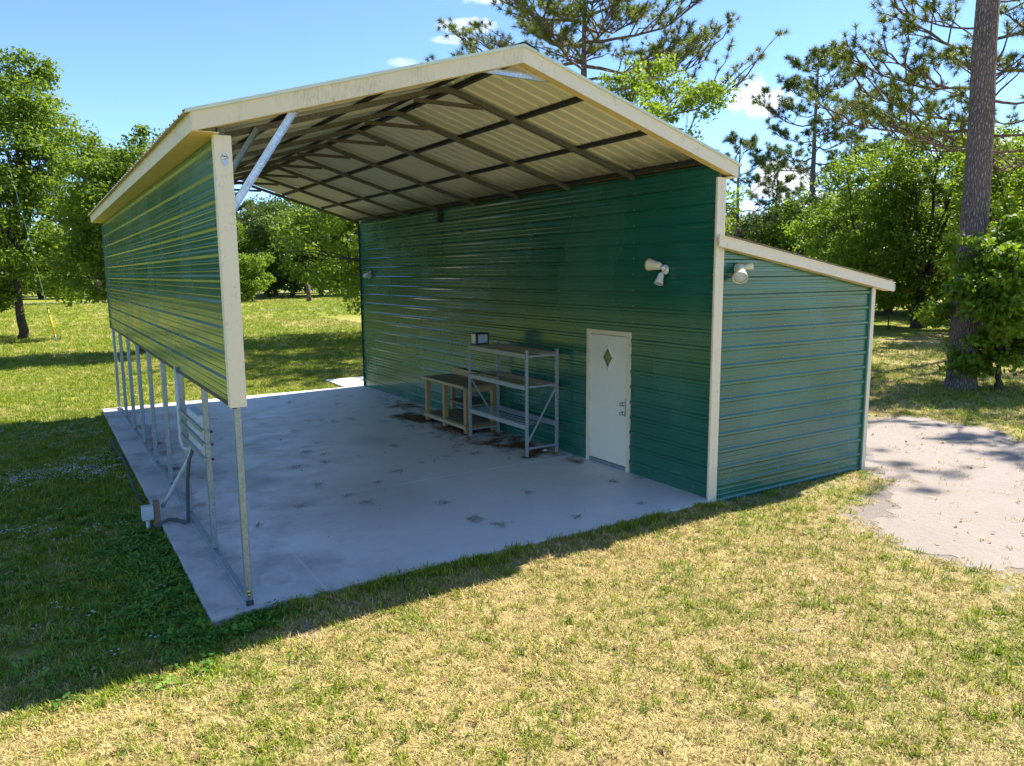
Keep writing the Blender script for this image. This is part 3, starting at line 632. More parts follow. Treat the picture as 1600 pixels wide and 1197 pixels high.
flood_lamp((W_-.019, 11.7, 3.0), (-1, 0, 0), 'twin head security lamp at the far end of the partition wall', 3)

# ================================================================== RACK, BENCH, BOX
rk = empty('storage_rack', (5.52, 4.22, 0), 'grey steel storage rack with three wire shelves against the green wall', 'shelf rack')
def P(x, y, z): return (x-5.52, y-4.22, z)
RX0, RX1, RYa, RYb = 5.22, 5.82, 3.27, 5.17
for x in (RX0, RX1):
    for yy in (RYa, RYb):
        mb = MB(); mb.box(P(x-.02, yy-.022, 0), P(x-.016, yy+.022, 1.76)); mb.box(P(x-.016, yy-.022, 0), P(x+.02, yy-.018, 1.76)); mb.box(P(x-.016, yy+.018, 0), P(x+.02, yy+.022, 1.76))
        post = mb.build('upright', M['rack'], rk)
        mb = MB()
        for k in range(22): mb.box(P(x-.0215, yy-.007, .09+k*.076), P(x-.0201, yy+.007, .12+k*.076))
        mb.build('slot_holes', M['rubber'], post, kind='stuff')
for zz in (.53, 1.18, 1.70):
    for x in (RX0, RX1):
        MB().bbox(P(x-.018, RYa+.024, zz-.075), P(x+.012, RYb-.024, zz), .004).build('beam', M['rack'], rk)
    mb = MB(); nW = 15
    for k in range(nW+1): yy = RYa+.03+(RYb-RYa-.06)*k/nW; mb.bar(P(RX0+.012, yy, zz+.003), P(RX1+.012, yy, zz+.003), .007, .006)
    for k in range(6): x = RX0+.02+(RX1-RX0-.03)*k/5; mb.bar(P(x, RYa+.026, zz+.008), P(x, RYb-.026, zz+.008), .007, .006)
    mb.build('wire_deck', M['mesh_rust'] if zz > 1 else M['rack'], rk)
for yy in (RYa, RYb):
    for zz in (.14, 1.16, 1.66): MB().bar(P(RX0+.02, yy, zz), P(RX1-.016, yy, zz), .022, .03).build('end_tie', M['rack'], rk)
    za, zb_ = (.22, 1.10) if yy == RYa else (1.10, .22); MB().bar(P(RX0+.018, yy+.013, za), P(RX1-.018, yy+.013, zb_), .004, .034).build('diagonal_brace', M['rack'], rk)
bx = empty('square_work_lamp', (5.40, 5.06, 1.712), 'black framed square work lamp on top of the storage rack', 'work lamp')
mb = MB(); mb.bbox((-.13, -.06, .004), (.13, .12, .215), .012); mb.build('housing', M['rubber'], bx)
mb = MB(); mb.box((-.1335, -.035, .025), (-.1305, .105, .195)); mb.build('side_panel', M['white_plastic'], bx)
mb = MB()
for a_, b_ in (((-.125, -.08, .012), (.125, -.06, .035)), ((-.125, -.08, .188), (.125, -.06, .21)), ((-.125, -.08, .035), (-.1, -.06, .188)), ((.1, -.08, .035), (.125, -.06, .188))): mb.box(a_, b_)
mb.build('bezel', M['rubber'], bx)
MB().box((-.1, -.068, .035), (.1, -.0605, .188)).build('lens', M['lens'], bx)
bn = empty('workbench', (5.56, 6.24, 0), 'wooden workbench with lower shelf and backboard beside the storage rack', 'workbench')
def Q(x, y, z): return (x-5.56, y-6.24, z)
BY0, BY1, BX0, BX1 = 5.36, 7.12, 5.22, 5.91
for x in (BX0+.01, BX1-.1):
    for yy in (BY0+.01, (BY0+BY1)/2-.0, BY1-.1): MB().bbox(Q(x, yy, 0), Q(x+.09, yy+.09, .875), .006).build('leg', M['wood'], bn)
MB().bbox(Q(BX0-.03, BY0-.02, .875), Q(BX1, BY1+.02, .915), .006).build('bench_top', M['wood_top'], bn)
MB().bbox(Q(BX0-.05, BY0-.02, .862), Q(BX0-.031, BY1+.02, .92), .004).build('front_lip', M['wood_y'], bn)
MB().bbox(Q(BX1-.03, BY0-.02, .917), Q(BX1, BY1+.02, 1.05), .004).build('backboard', M['wood_y'], bn)
MB().bbox(Q(BX0+.0, BY0+.01, .16), Q(BX1, BY1-.01, .18), .004).build('lower_shelf', M['wood_top'], bn)
MB().bbox(Q(BX0-.012, BY0+.0, .09), Q(BX0+.009, BY1, .155), .004).build('shelf_rail', M['wood_y'], bn)
MB().bbox(Q(BX0+.1, BY0-.001, .09), Q(BX1-.1, BY0+.03, .155), .004).build('shelf_rail', M['wood'], bn)
MB().bbox(Q(BX0+.10, BY0+.03, .52), Q(BX1-.02, (BY0+BY1)/2+.05, .545), .004).build('middle_shelf', M['wood_top'], bn)
MB().bbox(Q(BX0+.1, BY0+.012, .78), Q(BX1-.1, BY0+.04, .872), .004).build('apron', M['wood'], bn)

# ================================================================== ELECTRICS ON THE OPEN SIDE
el = empty('electrical_panel', (0, 2.3, 0), 'grey electrical panel on strut rails between the open side posts', 'electrical panel')
E_ = lambda x, y, z: (x, y-2.3, z)
for zz in (1.36, 1.22, 1.06): MB().bbox(E_(-.03, YS[1]-.06, zz-.02), E_(-.002, YS[2]+.05, zz+.02), .003).build('strut_rail', M['galv'], el)
MB().bbox(E_(.0, 1.98, .98), E_(.11, 2.62, 1.46), .012).build('panel_box', M['grey_box'], el)
MB().bbox(E_(.11, 2.0, 1.0), E_(.125, 2.6, 1.44), .006).build('panel_cover', M['grey_box'], el)
for zz in (1.36, 1.22, 1.06):
    MB().lathe([(0, 0), (.016, 0), (.016, .01), (0, .012)], E_(.06, YS[1]-.064, zz), (0, -1, 0), 6).build('bolt', M['rubber'], el)
cy = YS[2]-.06
MB().tube([E_(-.03, cy, 1.9), E_(-.03, cy, 1.2), E_(-.03, cy, .98), E_(-.01, cy-.05, .9), E_(.03, cy-.2, .9), E_(.05, cy-.3, .975)], .021, 8).build('riser_conduit', M['pvc'], el)
tag(MB().tube([(.02, 2.55, .985), (-.02, 2.6, .85), (-.1, 2.72, .66), (-.22, 2.93, .36), (-.29, 3.05, .19)], .024, 8).build('slanting_conduit', M['pvc']), 'pale grey conduit slanting from the panel down to the wooden stake', 'conduit')
tag(MB().tube([(.01, 2.45, .985), (-.035, 2.5, .85), (-.05, 2.62, .55), (-.05, 2.72, .2), (-.055, 2.74, .035), (-.09, 2.8, .024), (-.16, 2.95, .024), (-.24, 3.0, .03), (-.33, 2.96, .0), (-.35, 2.95, -.09)], .022, 8).build('power_cable', M['flex']), 'dark grey cable dropping from the panel to the slab edge', 'cable')
tag(MB().bbox((-.40, 2.985, -.16), (-.33, 3.075, .28), .006).build('wooden_stake', M['post_wood']), 'short weathered wooden stake beside the slab edge', 'stake')
jb = empty('junction_box', (-.47, 3.03, 0), 'small grey junction box on a stub pipe beside the wooden stake', 'junction box')
MB().bbox((-.062, -.06, .06), (.062, .05, .235), .01).build('box_body', M['grey_box'], jb)
MB().bbox((-.068, -.07, .09), (.066, -.06, .24), .004).build('box_lid', M['grey_box'], jb)
MB().tube([(.0, -.01, .06), (.0, -.01, -.14)], .022, 8).build('stub_pipe', M['pvc'], jb)
pts = [(-.40-.05*math.sin(k*.7)*.4, 9.3-k*.36, GZ+.022+.008*math.sin(k*1.3)) for k in range(15)]
tag(MB().tube(pts, .03, 9).build('drain_pipe', M['rubber']), 'black plastic pipe lying in the grass along the slab', 'pipe')
gw = empty('guy_wire', (-.75, 34.9, GZ), 'steel guy wire with yellow guard anchored in the far lawn', 'guy wire')
MB().tube([(0, 0, .25), (-.72, .6, 5.2), (-2.2, 1.8, 15)], .018, 5).build('wire', M['galv_bright'], gw)
MB().tube([(-.02, 0, .38), (-.2, .165, 1.62)], .05, 8).build('guard', M['yellow'], gw)
MB().tube([(.02, -.02, -.1), (0, 0, .38)], .03, 6).build('anchor_rod', M['galv'], gw)
def span(px0, py0, px1, py1, d0, d1, label, r_):
    def pt(px, py, d): v = pix_dir(px, py); return Vector(CAM+v*d/math.hypot(v[0], v[1]))
    a_ = pt(px0, py0, d0); b_ = pt(px1, py1, d1); e = b_-a_; a_ -= e*.8; b_ += e*1.6; pts = [a_+(b_-a_)*t/12-Vector((0, 0, 4*.5*(t/12)*(1-t/12))) for t in range(13)]
    tag(MB().tube(pts, r_, 5).build('overhead_cable', M['wire']), label, 'cable')
span(60, 186, 215, 246, 62, 72, 'dark overhead cable crossing the sky over the lawn, thicker of two', .03)
span(75, 168, 235, 236, 66, 76, 'thin faint overhead wire running above a thicker dark cable', .014)

# ================================================================== TREES
def ground_at(px, d):
    v = pix_dir(px, 430); h = math.hypot(v[0], v[1]); return CAM[0]+v[0]/h*d, CAM[1]+v[1]/h*d
class Skel:
    def __init__(s): s.V = []; s.F = []; s.n = 0
    def limb(s, pts, r0, r1, n=6):
        pts = np.array(pts, float); k = len(pts); rad = np.linspace(r0, r1, k); d = np.gradient(pts, axis=0); d /= np.linalg.norm(d, axis=1)[:, None]+1e-9
        ref = np.array([1, 0, 0.]) if abs(d[0][0]) < .8 else np.array([0, 1., 0]); a_ = ref-d*(d@ref)[:, None]; a_ /= np.linalg.norm(a_, axis=1)[:, None]+1e-9; b_ = np.cross(d, a_)
        th = np.arange(n)*2*math.pi/n; ring = a_[:, None, :]*np.cos(th)[None, :, None]+b_[:, None, :]*np.sin(th)[None, :, None]
        V_ = (pts[:, None, :]+ring*rad[:, None, None]).reshape(-1, 3); i_, j_ = np.meshgrid(np.arange(k-1), np.arange(n), indexing='ij')
        F_ = np.stack([i_*n+j_, i_*n+(j_+1) % n, (i_+1)*n+(j_+1) % n, (i_+1)*n+j_], -1).reshape(-1, 4)+s.n
        s.V.append(V_); s.F.append(F_); s.n += len(V_)
    def mesh(s, name, mat): return np_mesh(name, np.concatenate(s.V), np.concatenate(s.F), mat, smooth=True)
def curve(p, q, sag, rs, k=6, wob=.05):
    p = np.array(p, float); q = np.array(q, float); t = np.linspace(0, 1, k)[:, None]; L0 = np.linalg.norm(q-p); out = p+(q-p)*t; out[:, 2] += sag*L0*np.sin(t[:, 0]*math.pi)
    w = rs.randn(k, 3)*wob*L0/k; w[0] = 0; w[-1] = 0; return out+w
def leaves(centres, spread, n, ll, lw, rs, flat_=.55, tone=None):
    """leaf faces scattered round cluster centres: centres (m,3), spread (m,)"""
    m_ = len(centres); idx = np.repeat(np.arange(m_), n); N = len(idx); g_ = rs.randn(N, 3); g_ /= np.linalg.norm(g_, axis=1)[:, None]; rad = rs.rand(N)**.45
    off = g_*(rad*spread[idx])[:, None]; off[:, 2] *= flat_; c_ = centres[idx]+off
    nrm = rs.randn(N, 3)*.8+g_*.6+np.array([0, 0, .75]); nrm /= np.linalg.norm(nrm, axis=1)[:, None]
    ax_ = rs.randn(N, 3)+g_*.8; ax_ -= nrm*(ax_*nrm).sum(1)[:, None]; ax_ /= np.linalg.norm(ax_, axis=1)[:, None]+1e-9; bx_ = np.cross(nrm, ax_)
    s_ = (.7+.6*rs.rand(N))[:, None]; l_ = ax_*ll*s_; w_ = bx_*lw*s_*.5
    V_ = np.stack([c_-l_*.5, c_+w_-l_*.05, c_+l_*.5, c_-w_-l_*.05], 1).reshape(-1, 3); F_ = np.arange(N*4).reshape(-1, 4)
    ct = (tone if tone is not None else rs.rand(m_))[idx]; r_ = np.clip(.55*ct+.45*rs.rand(N), 0, 1); return V_, F_, np.repeat(r_, 4)
def broadleaf(name, loc, h, rx, ry, zb, seed, bark_m, leaf_m, label, cat='tree', group=None, trunk=.22, nlobe=12, ncl=16, nleaf=70, ll=.17, lw=.085, cl=.62, lean=(0, 0), top=1.0, rot=0):
    rs = np.random.RandomState(seed); sk = Skel(); zb_ = zb; zm = (h+zb_)/2; hh = (h-zb_)/2
    root = empty(name, (loc[0], loc[1], GZ), label, cat, group); root.rotation_euler.z = rot
    fork = zb_+hh*.35; tp = np.array([(lean[0]*t, lean[1]*t, -.15+(fork+.15)*t) for t in np.linspace(0, 1, 7)]); tp[1:-1, :2] += rs.randn(5, 2)*trunk*.25
    sk.limb(tp, trunk*1.25, trunk*.72, 9)
    sk.limb([tp[0]+[0, 0, .0], tp[0]+[0, 0, .35]], trunk*1.7, trunk*1.1, 9)
    cent = []; spr = []; tone = []
    for i in range(nlobe):
        a_ = i*2.4+rs.rand()*.9; u = (i+.5)/nlobe; zz = zm+hh*(1-2*u)*.78; rr = math.sqrt(max(.05, 1-((zz-zm)/hh)**2))*(.35+.5*rs.rand())
        c_ = np.array([math.cos(a_)*rx*rr+lean[0], math.sin(a_)*ry*rr+lean[1], zz+rs.randn()*.2])
        lr = (.30+.2*rs.rand())*min(rx, ry)*1.05; st = tp[-1] if zz > fork else tp[max(3, int(6*zz/fork))] if zz < fork*.9 else tp[-1]
        lp = curve(st, c_, .06, rs, 7); sk.limb(lp, trunk*.42, trunk*.1, 6); lt = rs.rand()
        for j in range(ncl):
            g_ = rs.randn(3); g_ /= np.linalg.norm(g_); g_[2] = g_[2]*.75+.12; q_ = c_+g_*lr*(.55+.55*rs.rand())
            if q_[2] < zb_*.75: q_[2] = zb_*.75+rs.rand()*.3
            cent.append(q_); spr.append(cl*(.6+.7*rs.rand())); tone.append(np.clip(.5*lt+.5*rs.rand(), 0, 1))
            if j % 2 == 0: sk.limb(curve(lp[rs.randint(4, 7)], q_, .05, rs, 4), trunk*.09, .008, 4)
    V_, F_, r_ = leaves(np.array(cent), np.array(spr), nleaf, ll, lw, rs, .6, np.array(tone))
    link('trunk', sk.mesh(name+'_trunk', bark_m), root); link('crown', np_mesh(name+'_crown', V_, F_, leaf_m, {'rnd': r_}), root); return root
def needle_tufts(P_, D_, n, ln, wd, rs):
    N = len(P_)*n; idx = np.repeat(np.arange(len(P_)), n); g_ = rs.randn(N, 3); g_ /= np.linalg.norm(g_, axis=1)[:, None]; d = g_*.95+D_[idx]*.75; d /= np.linalg.norm(d, axis=1)[:, None]+1e-9
    s_ = rs.randn(N, 3); s_ -= d*(s_*d).sum(1)[:, None]; s_ /= np.linalg.norm(s_, axis=1)[:, None]+1e-9; b_ = P_[idx]-D_[idx]*(rs.rand(N)*ln*.5)[:, None]; L0 = (ln*(.7+.5*rs.rand(N)))[:, None]
    tip = b_+d*L0; tip[:, 2] -= .12*L0[:, 0]
    V_ = np.stack([b_-s_*wd*.5, b_+s_*wd*.5, tip], 1).reshape(-1, 3); r_ = np.clip(.5*rs.rand(len(P_))[idx]+.5*rs.rand(N), 0, 1); return V_, np.arange(N*3).reshape(-1, 3), np.repeat(r_, 3)
def pine(name, loc, h, crown0, rad, seed, label, group='tall pine trees', trunk=.25, nb=16, needles=34, ln=.28, wd=.018, mat='needle', lean=(0, 0), sub=6, limbs=None, topflat=.5, bark_m='bark_pine', tw=5):
    rs = np.random.RandomState(seed); sk = Skel(); root = empty(name, (loc[0], loc[1], GZ), label, 'pine tree', group)
    t = np.linspace(0, 1, 14); tp = np.stack([lean[0]*t+np.cumsum(rs.randn(14))*.03, lean[1]*t+np.cumsum(rs.randn(14))*.03, -.2+(h*.96+.2)*t], 1); tp[0, :2] = 0
    sk.limb(tp[:7], trunk*1.08, trunk*.82, 11); sk.limb(tp[6:], trunk*.82, trunk*.16, 9); sk.limb([tp[0], tp[0]+[0, 0, .5]], trunk*1.45, trunk*1.05, 11)
    tips = []; dirs = []
    def trunk_at(z): k = np.clip(z/h*13, 0, 12.99); i = int(k); return tp[i]+(tp[i+1]-tp[i])*(k-i)
    jobs = []
    for i in range(nb):
        u = (i+.5)/nb; z = crown0+(h*.97-crown0)*u; a_ = i*2.399+rs.rand()*.8; prof = math.sin(math.pi*min(1, .28+.72*u)**.8)**.6*(1-topflat*u*u)+.12
        jobs.append((z, a_, rad*prof*(.65+.5*rs.rand()), .12+.38*u))
    for lz, la, ll_, lr_ in (limbs or []): jobs.append((lz, la, ll_, lr_))
    for z, a_, L0, rise in jobs:
        b0 = trunk_at(z); e = b0+np.array([math.cos(a_)*L0, math.sin(a_)*L0, L0*rise+rs.randn()*.15]); lp = curve(b0, e, -.07-.05*rs.rand(), rs, 9, .10); r0 = trunk*.11+.0085*L0; sk.limb(lp, r0, .018, 6)
        ns = max(3, int(sub*(.6+.12*L0)))
        for j in range(ns):
            f = .32+.68*(j+.6)/ns; k = f*8; i_ = min(7, int(k)); s0 = lp[i_]+(lp[i_+1]-lp[i_])*(k-i_); d0 = lp[i_+1]-lp[i_]; d0 /= np.linalg.norm(d0); side = np.array([-d0[1], d0[0], 0])*(1 if j % 2 else -1)
            ls_ = L0*(.20+.24*rs.rand())*(1.15-.45*f)+.25; q_ = s0+(d0*.65+side*(.5+.5*rs.rand())+np.array([0, 0, .25+.3*rs.rand()]))*ls_; sp_ = curve(s0, q_, .05, rs, 5, .12); sk.limb(sp_, .022+.008*L0*.5, .009, 4)
            for w_ in range(tw):
                kk = 1+rs.rand()*3; i2 = min(3, int(kk)); s1 = sp_[i2]+(sp_[i2+1]-sp_[i2])*(kk-i2); dd = (q_-s0)/np.linalg.norm(q_-s0)+rs.randn(3)*.55+np.array([0, 0, .45]); dd /= np.linalg.norm(dd); e2 = s1+dd*(.22+.35*rs.rand())
                sk.limb([s1, e2], .011, .007, 3); tips.append(e2); dirs.append(dd)
            dd = (q_-sp_[-2]); dd /= np.linalg.norm(dd); tips.append(q_); dirs.append(dd)
        dd = e-lp[-2]; dd /= np.linalg.norm(dd); tips.append(e); dirs.append(dd)
    V_, F_, r_ = needle_tufts(np.array(tips), np.array(dirs), needles, ln, wd, rs)
    link('trunk', sk.mesh(name+'_trunk', M[bark_m]), root); link('crown', np_mesh(name+'_crown', V_, F_, M[mat], {'rnd': r_}), root); return root
def copy_tree(src, loc, rot, label, group=None, sc=1.0):
    r_ = src.copy(); COL.objects.link(r_); r_.location = (loc[0], loc[1], GZ); r_.rotation_euler.z = rot; r_.scale = (sc,)*3; r_['label'] = label
    if group: r_['group'] = group
    for ch in src.children: c_ = ch.copy(); COL.objects.link(c_); c_.parent = r_
    return r_

# --- trees west and north of the carport
tA = broadleaf('oak_tree', (-2.1, 38.05), 14.4, 3.9, 3.8, .9, 3, M['bark_oak'], M['leaf_mid'], 'leafy oak with a bare straight lower trunk in the far lawn by the guy wire', group='oaks on the lawn', trunk=.19, nlobe=20, ncl=22, nleaf=110, cl=.8, ll=.2, lw=.115)
tB = broadleaf('oak_tree', (2.0, 26.2), 8.9, 3.5, 3.0, 1.3, 8, M['bark_oak'], M['leaf_mid'], 'round leafy oak close behind the open side of the carport', group='oaks on the lawn', trunk=.2, nlobe=17, ncl=22, nleaf=130, cl=.62, ll=.15, lw=.09)
tD = broadleaf('oak_tree', (15.0, 26.5), 10.2, 7.1, 6.2, 1.1, 15, M['bark_oak'], M['leaf_light'], 'wide spreading oak behind the carport whose branches hang over the lawn', group='oaks on the lawn', trunk=.32, nlobe=24, ncl=24, nleaf=95, cl=.78, ll=.17, lw=.1)
tC = pine('pine_tree', ground_at(150, 101), 16.2, 5.5, 4.2, 5, 'stout pine with a reddish trunk beyond the narrow road', 'far pines', trunk=.42, nb=20, needles=26, ln=.5, wd=.05, mat='needle_far', bark_m='bark_pink', sub=6)
# far wood behind the road
wA = broadleaf('wood_tree', ground_at(395, 108), 10.5, 5, 5, .1, 23, M['bark_oak'], M['leaf_mid'], 'mid green tree in the far wood seen through the carport', group='trees of the far wood', trunk=.25, nlobe=19, ncl=17, nleaf=62, cl=1.1, ll=.34, lw=.19)
wB = broadleaf('wood_tree', ground_at(455, 104), 12, 5.5, 5, .1, 29, M['bark_oak'], M['leaf_dark'], 'dark green tree in the far wood seen through the carport', group='trees of the far wood', trunk=.28, nlobe=19, ncl=17, nleaf=62, cl=1.1, ll=.34, lw=.19)
wC = pine('pine_tree', ground_at(365, 118), 15.5, 5, 4.2, 41, 'tall pine above the far wood beside the carport post', 'far pines', trunk=.25, nb=18, needles=24, ln=.5, wd=.055, mat='needle_far')
wS = broadleaf('shrub', ground_at(392, 92), 5.6, 2.9, 2.6, .15, 31, M['bark_oak'], M['leaf_light'], 'bright green rounded shrub at the edge of the far wood', 'shrub', trunk=.08, nlobe=10, ncl=14, nleaf=60, cl=.65, ll=.26, lw=.15)
wS2 = copy_tree(wS, ground_at(358, 95), 1.9, 'second rounded shrub at the wood edge, half hidden by the cream carport post', sc=.95)
far = [(-40, 120, wA, 1.05), (12, 132, wB, 1.0), (60, 124, wB, .95), (100, 138, wA, .9), (125, 122, wB, .8), (175, 140, wB, 1.0), (215, 126, wA, 1.05), (255, 120, wB, 1.0), (300, 124, wA, 1.1), (340, 120, wB, 1.05), (430, 120, wB, 1.1), (500, 112, wA, 1.15), (545, 116, wB, 1.15), (600, 110, wA, 1.2), (415, 128, wB, 1.25), (480, 130, wB, 1.3)]
for i, (px, d, src, sc) in enumerate(far):
    tone_ = 'mid green' if src is wA else 'dark green'
    copy_tree(src, ground_at(px, d), i*1.7, tone_+' tree standing in the continuous far wood behind the road', tone_+' trees standing in the far wood', sc)
tag(MB().tube([(*ground_at(481, 88), -.2), (*ground_at(481, 88), 1.0), (*ground_at(480.5, 88), 1.9)], [.28, .25, .24], 9).build('cut_stump', M['bark_pink']), 'pale tall stump standing at the edge of the far wood', 'stump')
# trees west of the lawn, mirrored in the glossy hanging wall
for i, (x, y, src, sc) in enumerate([(-9.5, 47, wB, 1.0), (-14, 54, wA, 1.15), (-9, 64, wB, 1.15), (-19, 44, wA, 1.0), (-18, 62, wB, 1.2), (-26, 34, wA, 1.0), (-13.5, 78, wB, 1.3)]):
    tone_ = 'mid green' if src is wA else 'dark green'; copy_tree(src, (x, y), i*1.3, tone_+' tree in the row that bounds the lawn to the west', tone_+' trees bounding the west lawn', sc)
# --- trees behind the lean-to and on the east side
pE = pine('pine_tree', ground_at(908, 33), 16.2, 11.0, 4.6, 52, 'big spreading pine rising behind the carport ridge', trunk=.26, nb=24, needles=44, ln=.27, wd=.02, sub=13, topflat=.1, tw=6,
          limbs=[(10.2, -.75, 6.2, .10), (9.6, 2.6, 5.6, .18), (11.2, -.5, 5.2, .22), (10.4, 2.2, 5.0, .3)])
tF = broadleaf('young_tree', ground_at(1015, 25.5), 9.6, 2.7, 2.7, 3.2, 61, M['bark_oak'], M['leaf_light'], 'slender light green tree just behind the lean-to roof', trunk=.12, nlobe=14, ncl=18, nleaf=80, cl=.42, ll=.13, lw=.07)
pG = pine('pine_tree', ground_at(1262, 66), 20.8, 11.0, 4.4, 71, 'tall straight pine with a layered crown standing alone above the oaks', trunk=.27, nb=22, needles=42, ln=.4, wd=.034, mat='needle_far', sub=9, topflat=.25)
pH = pine('pine_tree', ground_at(1207, 80), 14.2, 6, 3.2, 77, 'small thin pine beyond the lean-to roof beside the lone tall pine', trunk=.16, nb=14, needles=34, ln=.42, wd=.04, mat='needle_far')
pH2 = pine('pine_tree', ground_at(1318, 82), 17.5, 7.5, 4.4, 83, 'feathery pine standing behind the light green oak', trunk=.2, nb=16, needles=34, ln=.42, wd=.04, mat='needle_far')
pH3 = pine('pine_tree', ground_at(1402, 72), 20.0, 11, 4.2, 87, 'pine crown showing above the broad dark oak', trunk=.22, nb=14, needles=34, ln=.42, wd=.04, mat='needle_far')
pH4 = pine('pine_tree', ground_at(1150, 58), 13.0, 5, 4.0, 89, 'low pine right behind the outer corner trim of the carport', trunk=.18, nb=15, needles=36, ln=.38, wd=.034, mat='needle_far')
oI1 = broadleaf('oak_tree', ground_at(1345, 47), 9.3, 3.6, 3.6, .5, 93, M['bark_oak'], M['leaf_light'], 'light green oak beyond the lean-to gutter', group='oaks east of the lean-to', trunk=.2, nlobe=14, ncl=18, nleaf=85, cl=.7, ll=.19, lw=.11)
oI2 = broadleaf('oak_tree', ground_at(1440, 46), 11.3, 3.9, 3.8, .3, 97, M['bark_oak'], M['leaf_mid'], 'broad dense oak with low dark skirts beside the leaning pine', group='oaks east of the lean-to', trunk=.3, nlobe=18, ncl=19, nleaf=95, cl=.75, ll=.18, lw=.1)
oI0 = broadleaf('oak_tree', ground_at(1232, 62), 8.6, 4.0, 3.6, .6, 101, M['bark_oak'], M['leaf_mid'], 'mid green oak at the foot of the lone tall pine', group='oaks east of the lean-to', trunk=.2, nlobe=13, ncl=16, nleaf=70, cl=.8, ll=.24, lw=.14)
oI3 = broadleaf('oak_tree', ground_at(1600, 40), 9.4, 3.8, 3.6, .6, 107, M['bark_oak'], M['leaf_light'], 'bushy light oak behind the leaning pine trunk', group='oaks east of the lean-to', trunk=.22, nlobe=14, ncl=17, nleaf=80, cl=.7, ll=.19, lw=.11)
oI4 = broadleaf('oak_tree', ground_at(1392, 60), 8.5, 5.2, 4.8, .3, 111, M['bark_oak'], M['leaf_dark'], 'dark oak in the deep shade behind the light green oak', group='oaks east of the lean-to', trunk=.25, nlobe=14, ncl=16, nleaf=80, cl=.95, ll=.25, lw=.15)
back = [(1165, 74, wA, .75), (1195, 66, wB, .62), (1290, 76, wB, .85), (1330, 70, wB, .75), (1370, 84, wA, .9), (1480, 64, wB, .85), (1520, 58, wB, .8), (1555, 66, wA, .95), (1610, 60, wB, .9), (1660, 52, wB, .85), (1740, 46, wA, .9), (1120, 88, wB, .8)]
for i, (px, d, src, sc) in enumerate(back):
    tone_ = 'mid green' if src is wA else 'dark green'; copy_tree(src, ground_at(px, d), i*2.1+.4, tone_+' tree in the background row behind the oaks by the lean-to', tone_+' background trees east of the lean-to', sc)
sap = broadleaf('sapling', ground_at(1393, 44), 2.1, .75, .7, .9, 121, M['bark_oak'], M['leaf_light'], 'small bright sapling below the broad dense oak', 'sapling', trunk=.035, nlobe=5, ncl=9, nleaf=45, cl=.28, ll=.14, lw=.08)
# near leaning pine with a bush at its foot
jx, jy = 18.9, 3.45
pJ = pine('pine_tree', (jx, jy), 24, 13.5, 3.8, 131, 'thick grey-brown pine trunk leaning out of the leafy bush', trunk=.34, nb=12, needles=30, ln=.3, wd=.022, lean=(4.0, 2.2), sub=8, topflat=.3)
kB = broadleaf('leafy_bush', ground_at(1574, 23.0), 4.5, 1.85, 1.6, .0, 137, M['bark_oak'], M['leaf_light'], 'big leafy bush growing round the foot of the leaning pine', 'bush', trunk=.07, nlobe=17, ncl=18, nleaf=60, cl=.36, ll=.15, lw=.10)
pL = pine('pine_tree', ground_at(1527, 31.5), 15.2, 7.0, 4.6, 141, 'bushy pine with a dark slim trunk behind the leaning pine', trunk=.15, nb=19, needles=46, ln=.29, wd=.022, sub=8, topflat=.35,
          limbs=[(8.6, 2.2, 4.2, .28), (9.6, 2.6, 3.8, .3), (7.6, 2.0, 3.2, .22)])
pM = pine('pine_tree', ground_at(1612, 33), 14, 7.0, 3.4, 149, 'slim pine at the edge of the oaks past the leaning pine', trunk=.16, nb=13, needles=40, ln=.29, wd=.022)

pN = pine('pine_tree', (24.5, 1.0), 15, 8.0, 3.4, 157, 'pine standing across the driveway whose shadow dapples the sand', trunk=.18, nb=13, needles=34, ln=.3, wd=.022)
# ================================================================== GROUND COVER (countless: scattered stuff)
def proto(name, V_, F_, mat, rnd=None):
    return bpy.data.objects.new(name, np_mesh(name, V_, F_, mat, {'rnd': rnd if rnd is not None else np.zeros(len(V_))}))
def tuft(name, n, rad, hmin, hmax, wd, mat, seed, tilt=.5):
    rs = np.random.RandomState(seed); V_ = []; F_ = []; r_ = []
    for i in range(n):
        a_ = rs.rand()*6.283; rr = rad*math.sqrt(rs.rand()); b_ = np.array([math.cos(a_)*rr, math.sin(a_)*rr, -.004]); h_ = hmin+(hmax-hmin)*rs.rand(); th = rs.rand()*6.283; ti = tilt*(.4+rs.rand()); d = np.array([math.cos(th), math.sin(th), 0])
        s_ = np.array([-d[1], d[0], 0])*wd*(.7+.6*rs.rand())*.5; m_ = b_+d*h_*ti*.35+np.array([0, 0, h_*.6*math.cos(min(1.3, ti))]); t_ = b_+d*h_*ti+np.array([0, 0, h_*math.cos(min(1.4, ti*1.1))]); k = len(V_)
        V_ += [b_-s_, b_+s_, m_+s_*.8, m_-s_*.8, t_]; F_ += [(k, k+1, k+2), (k, k+2, k+3), (k+3, k+2, k+4)]; r_ += [rs.rand()]*5
    return proto(name, np.array(V_), np.array(F_), mat, np.array(r_))
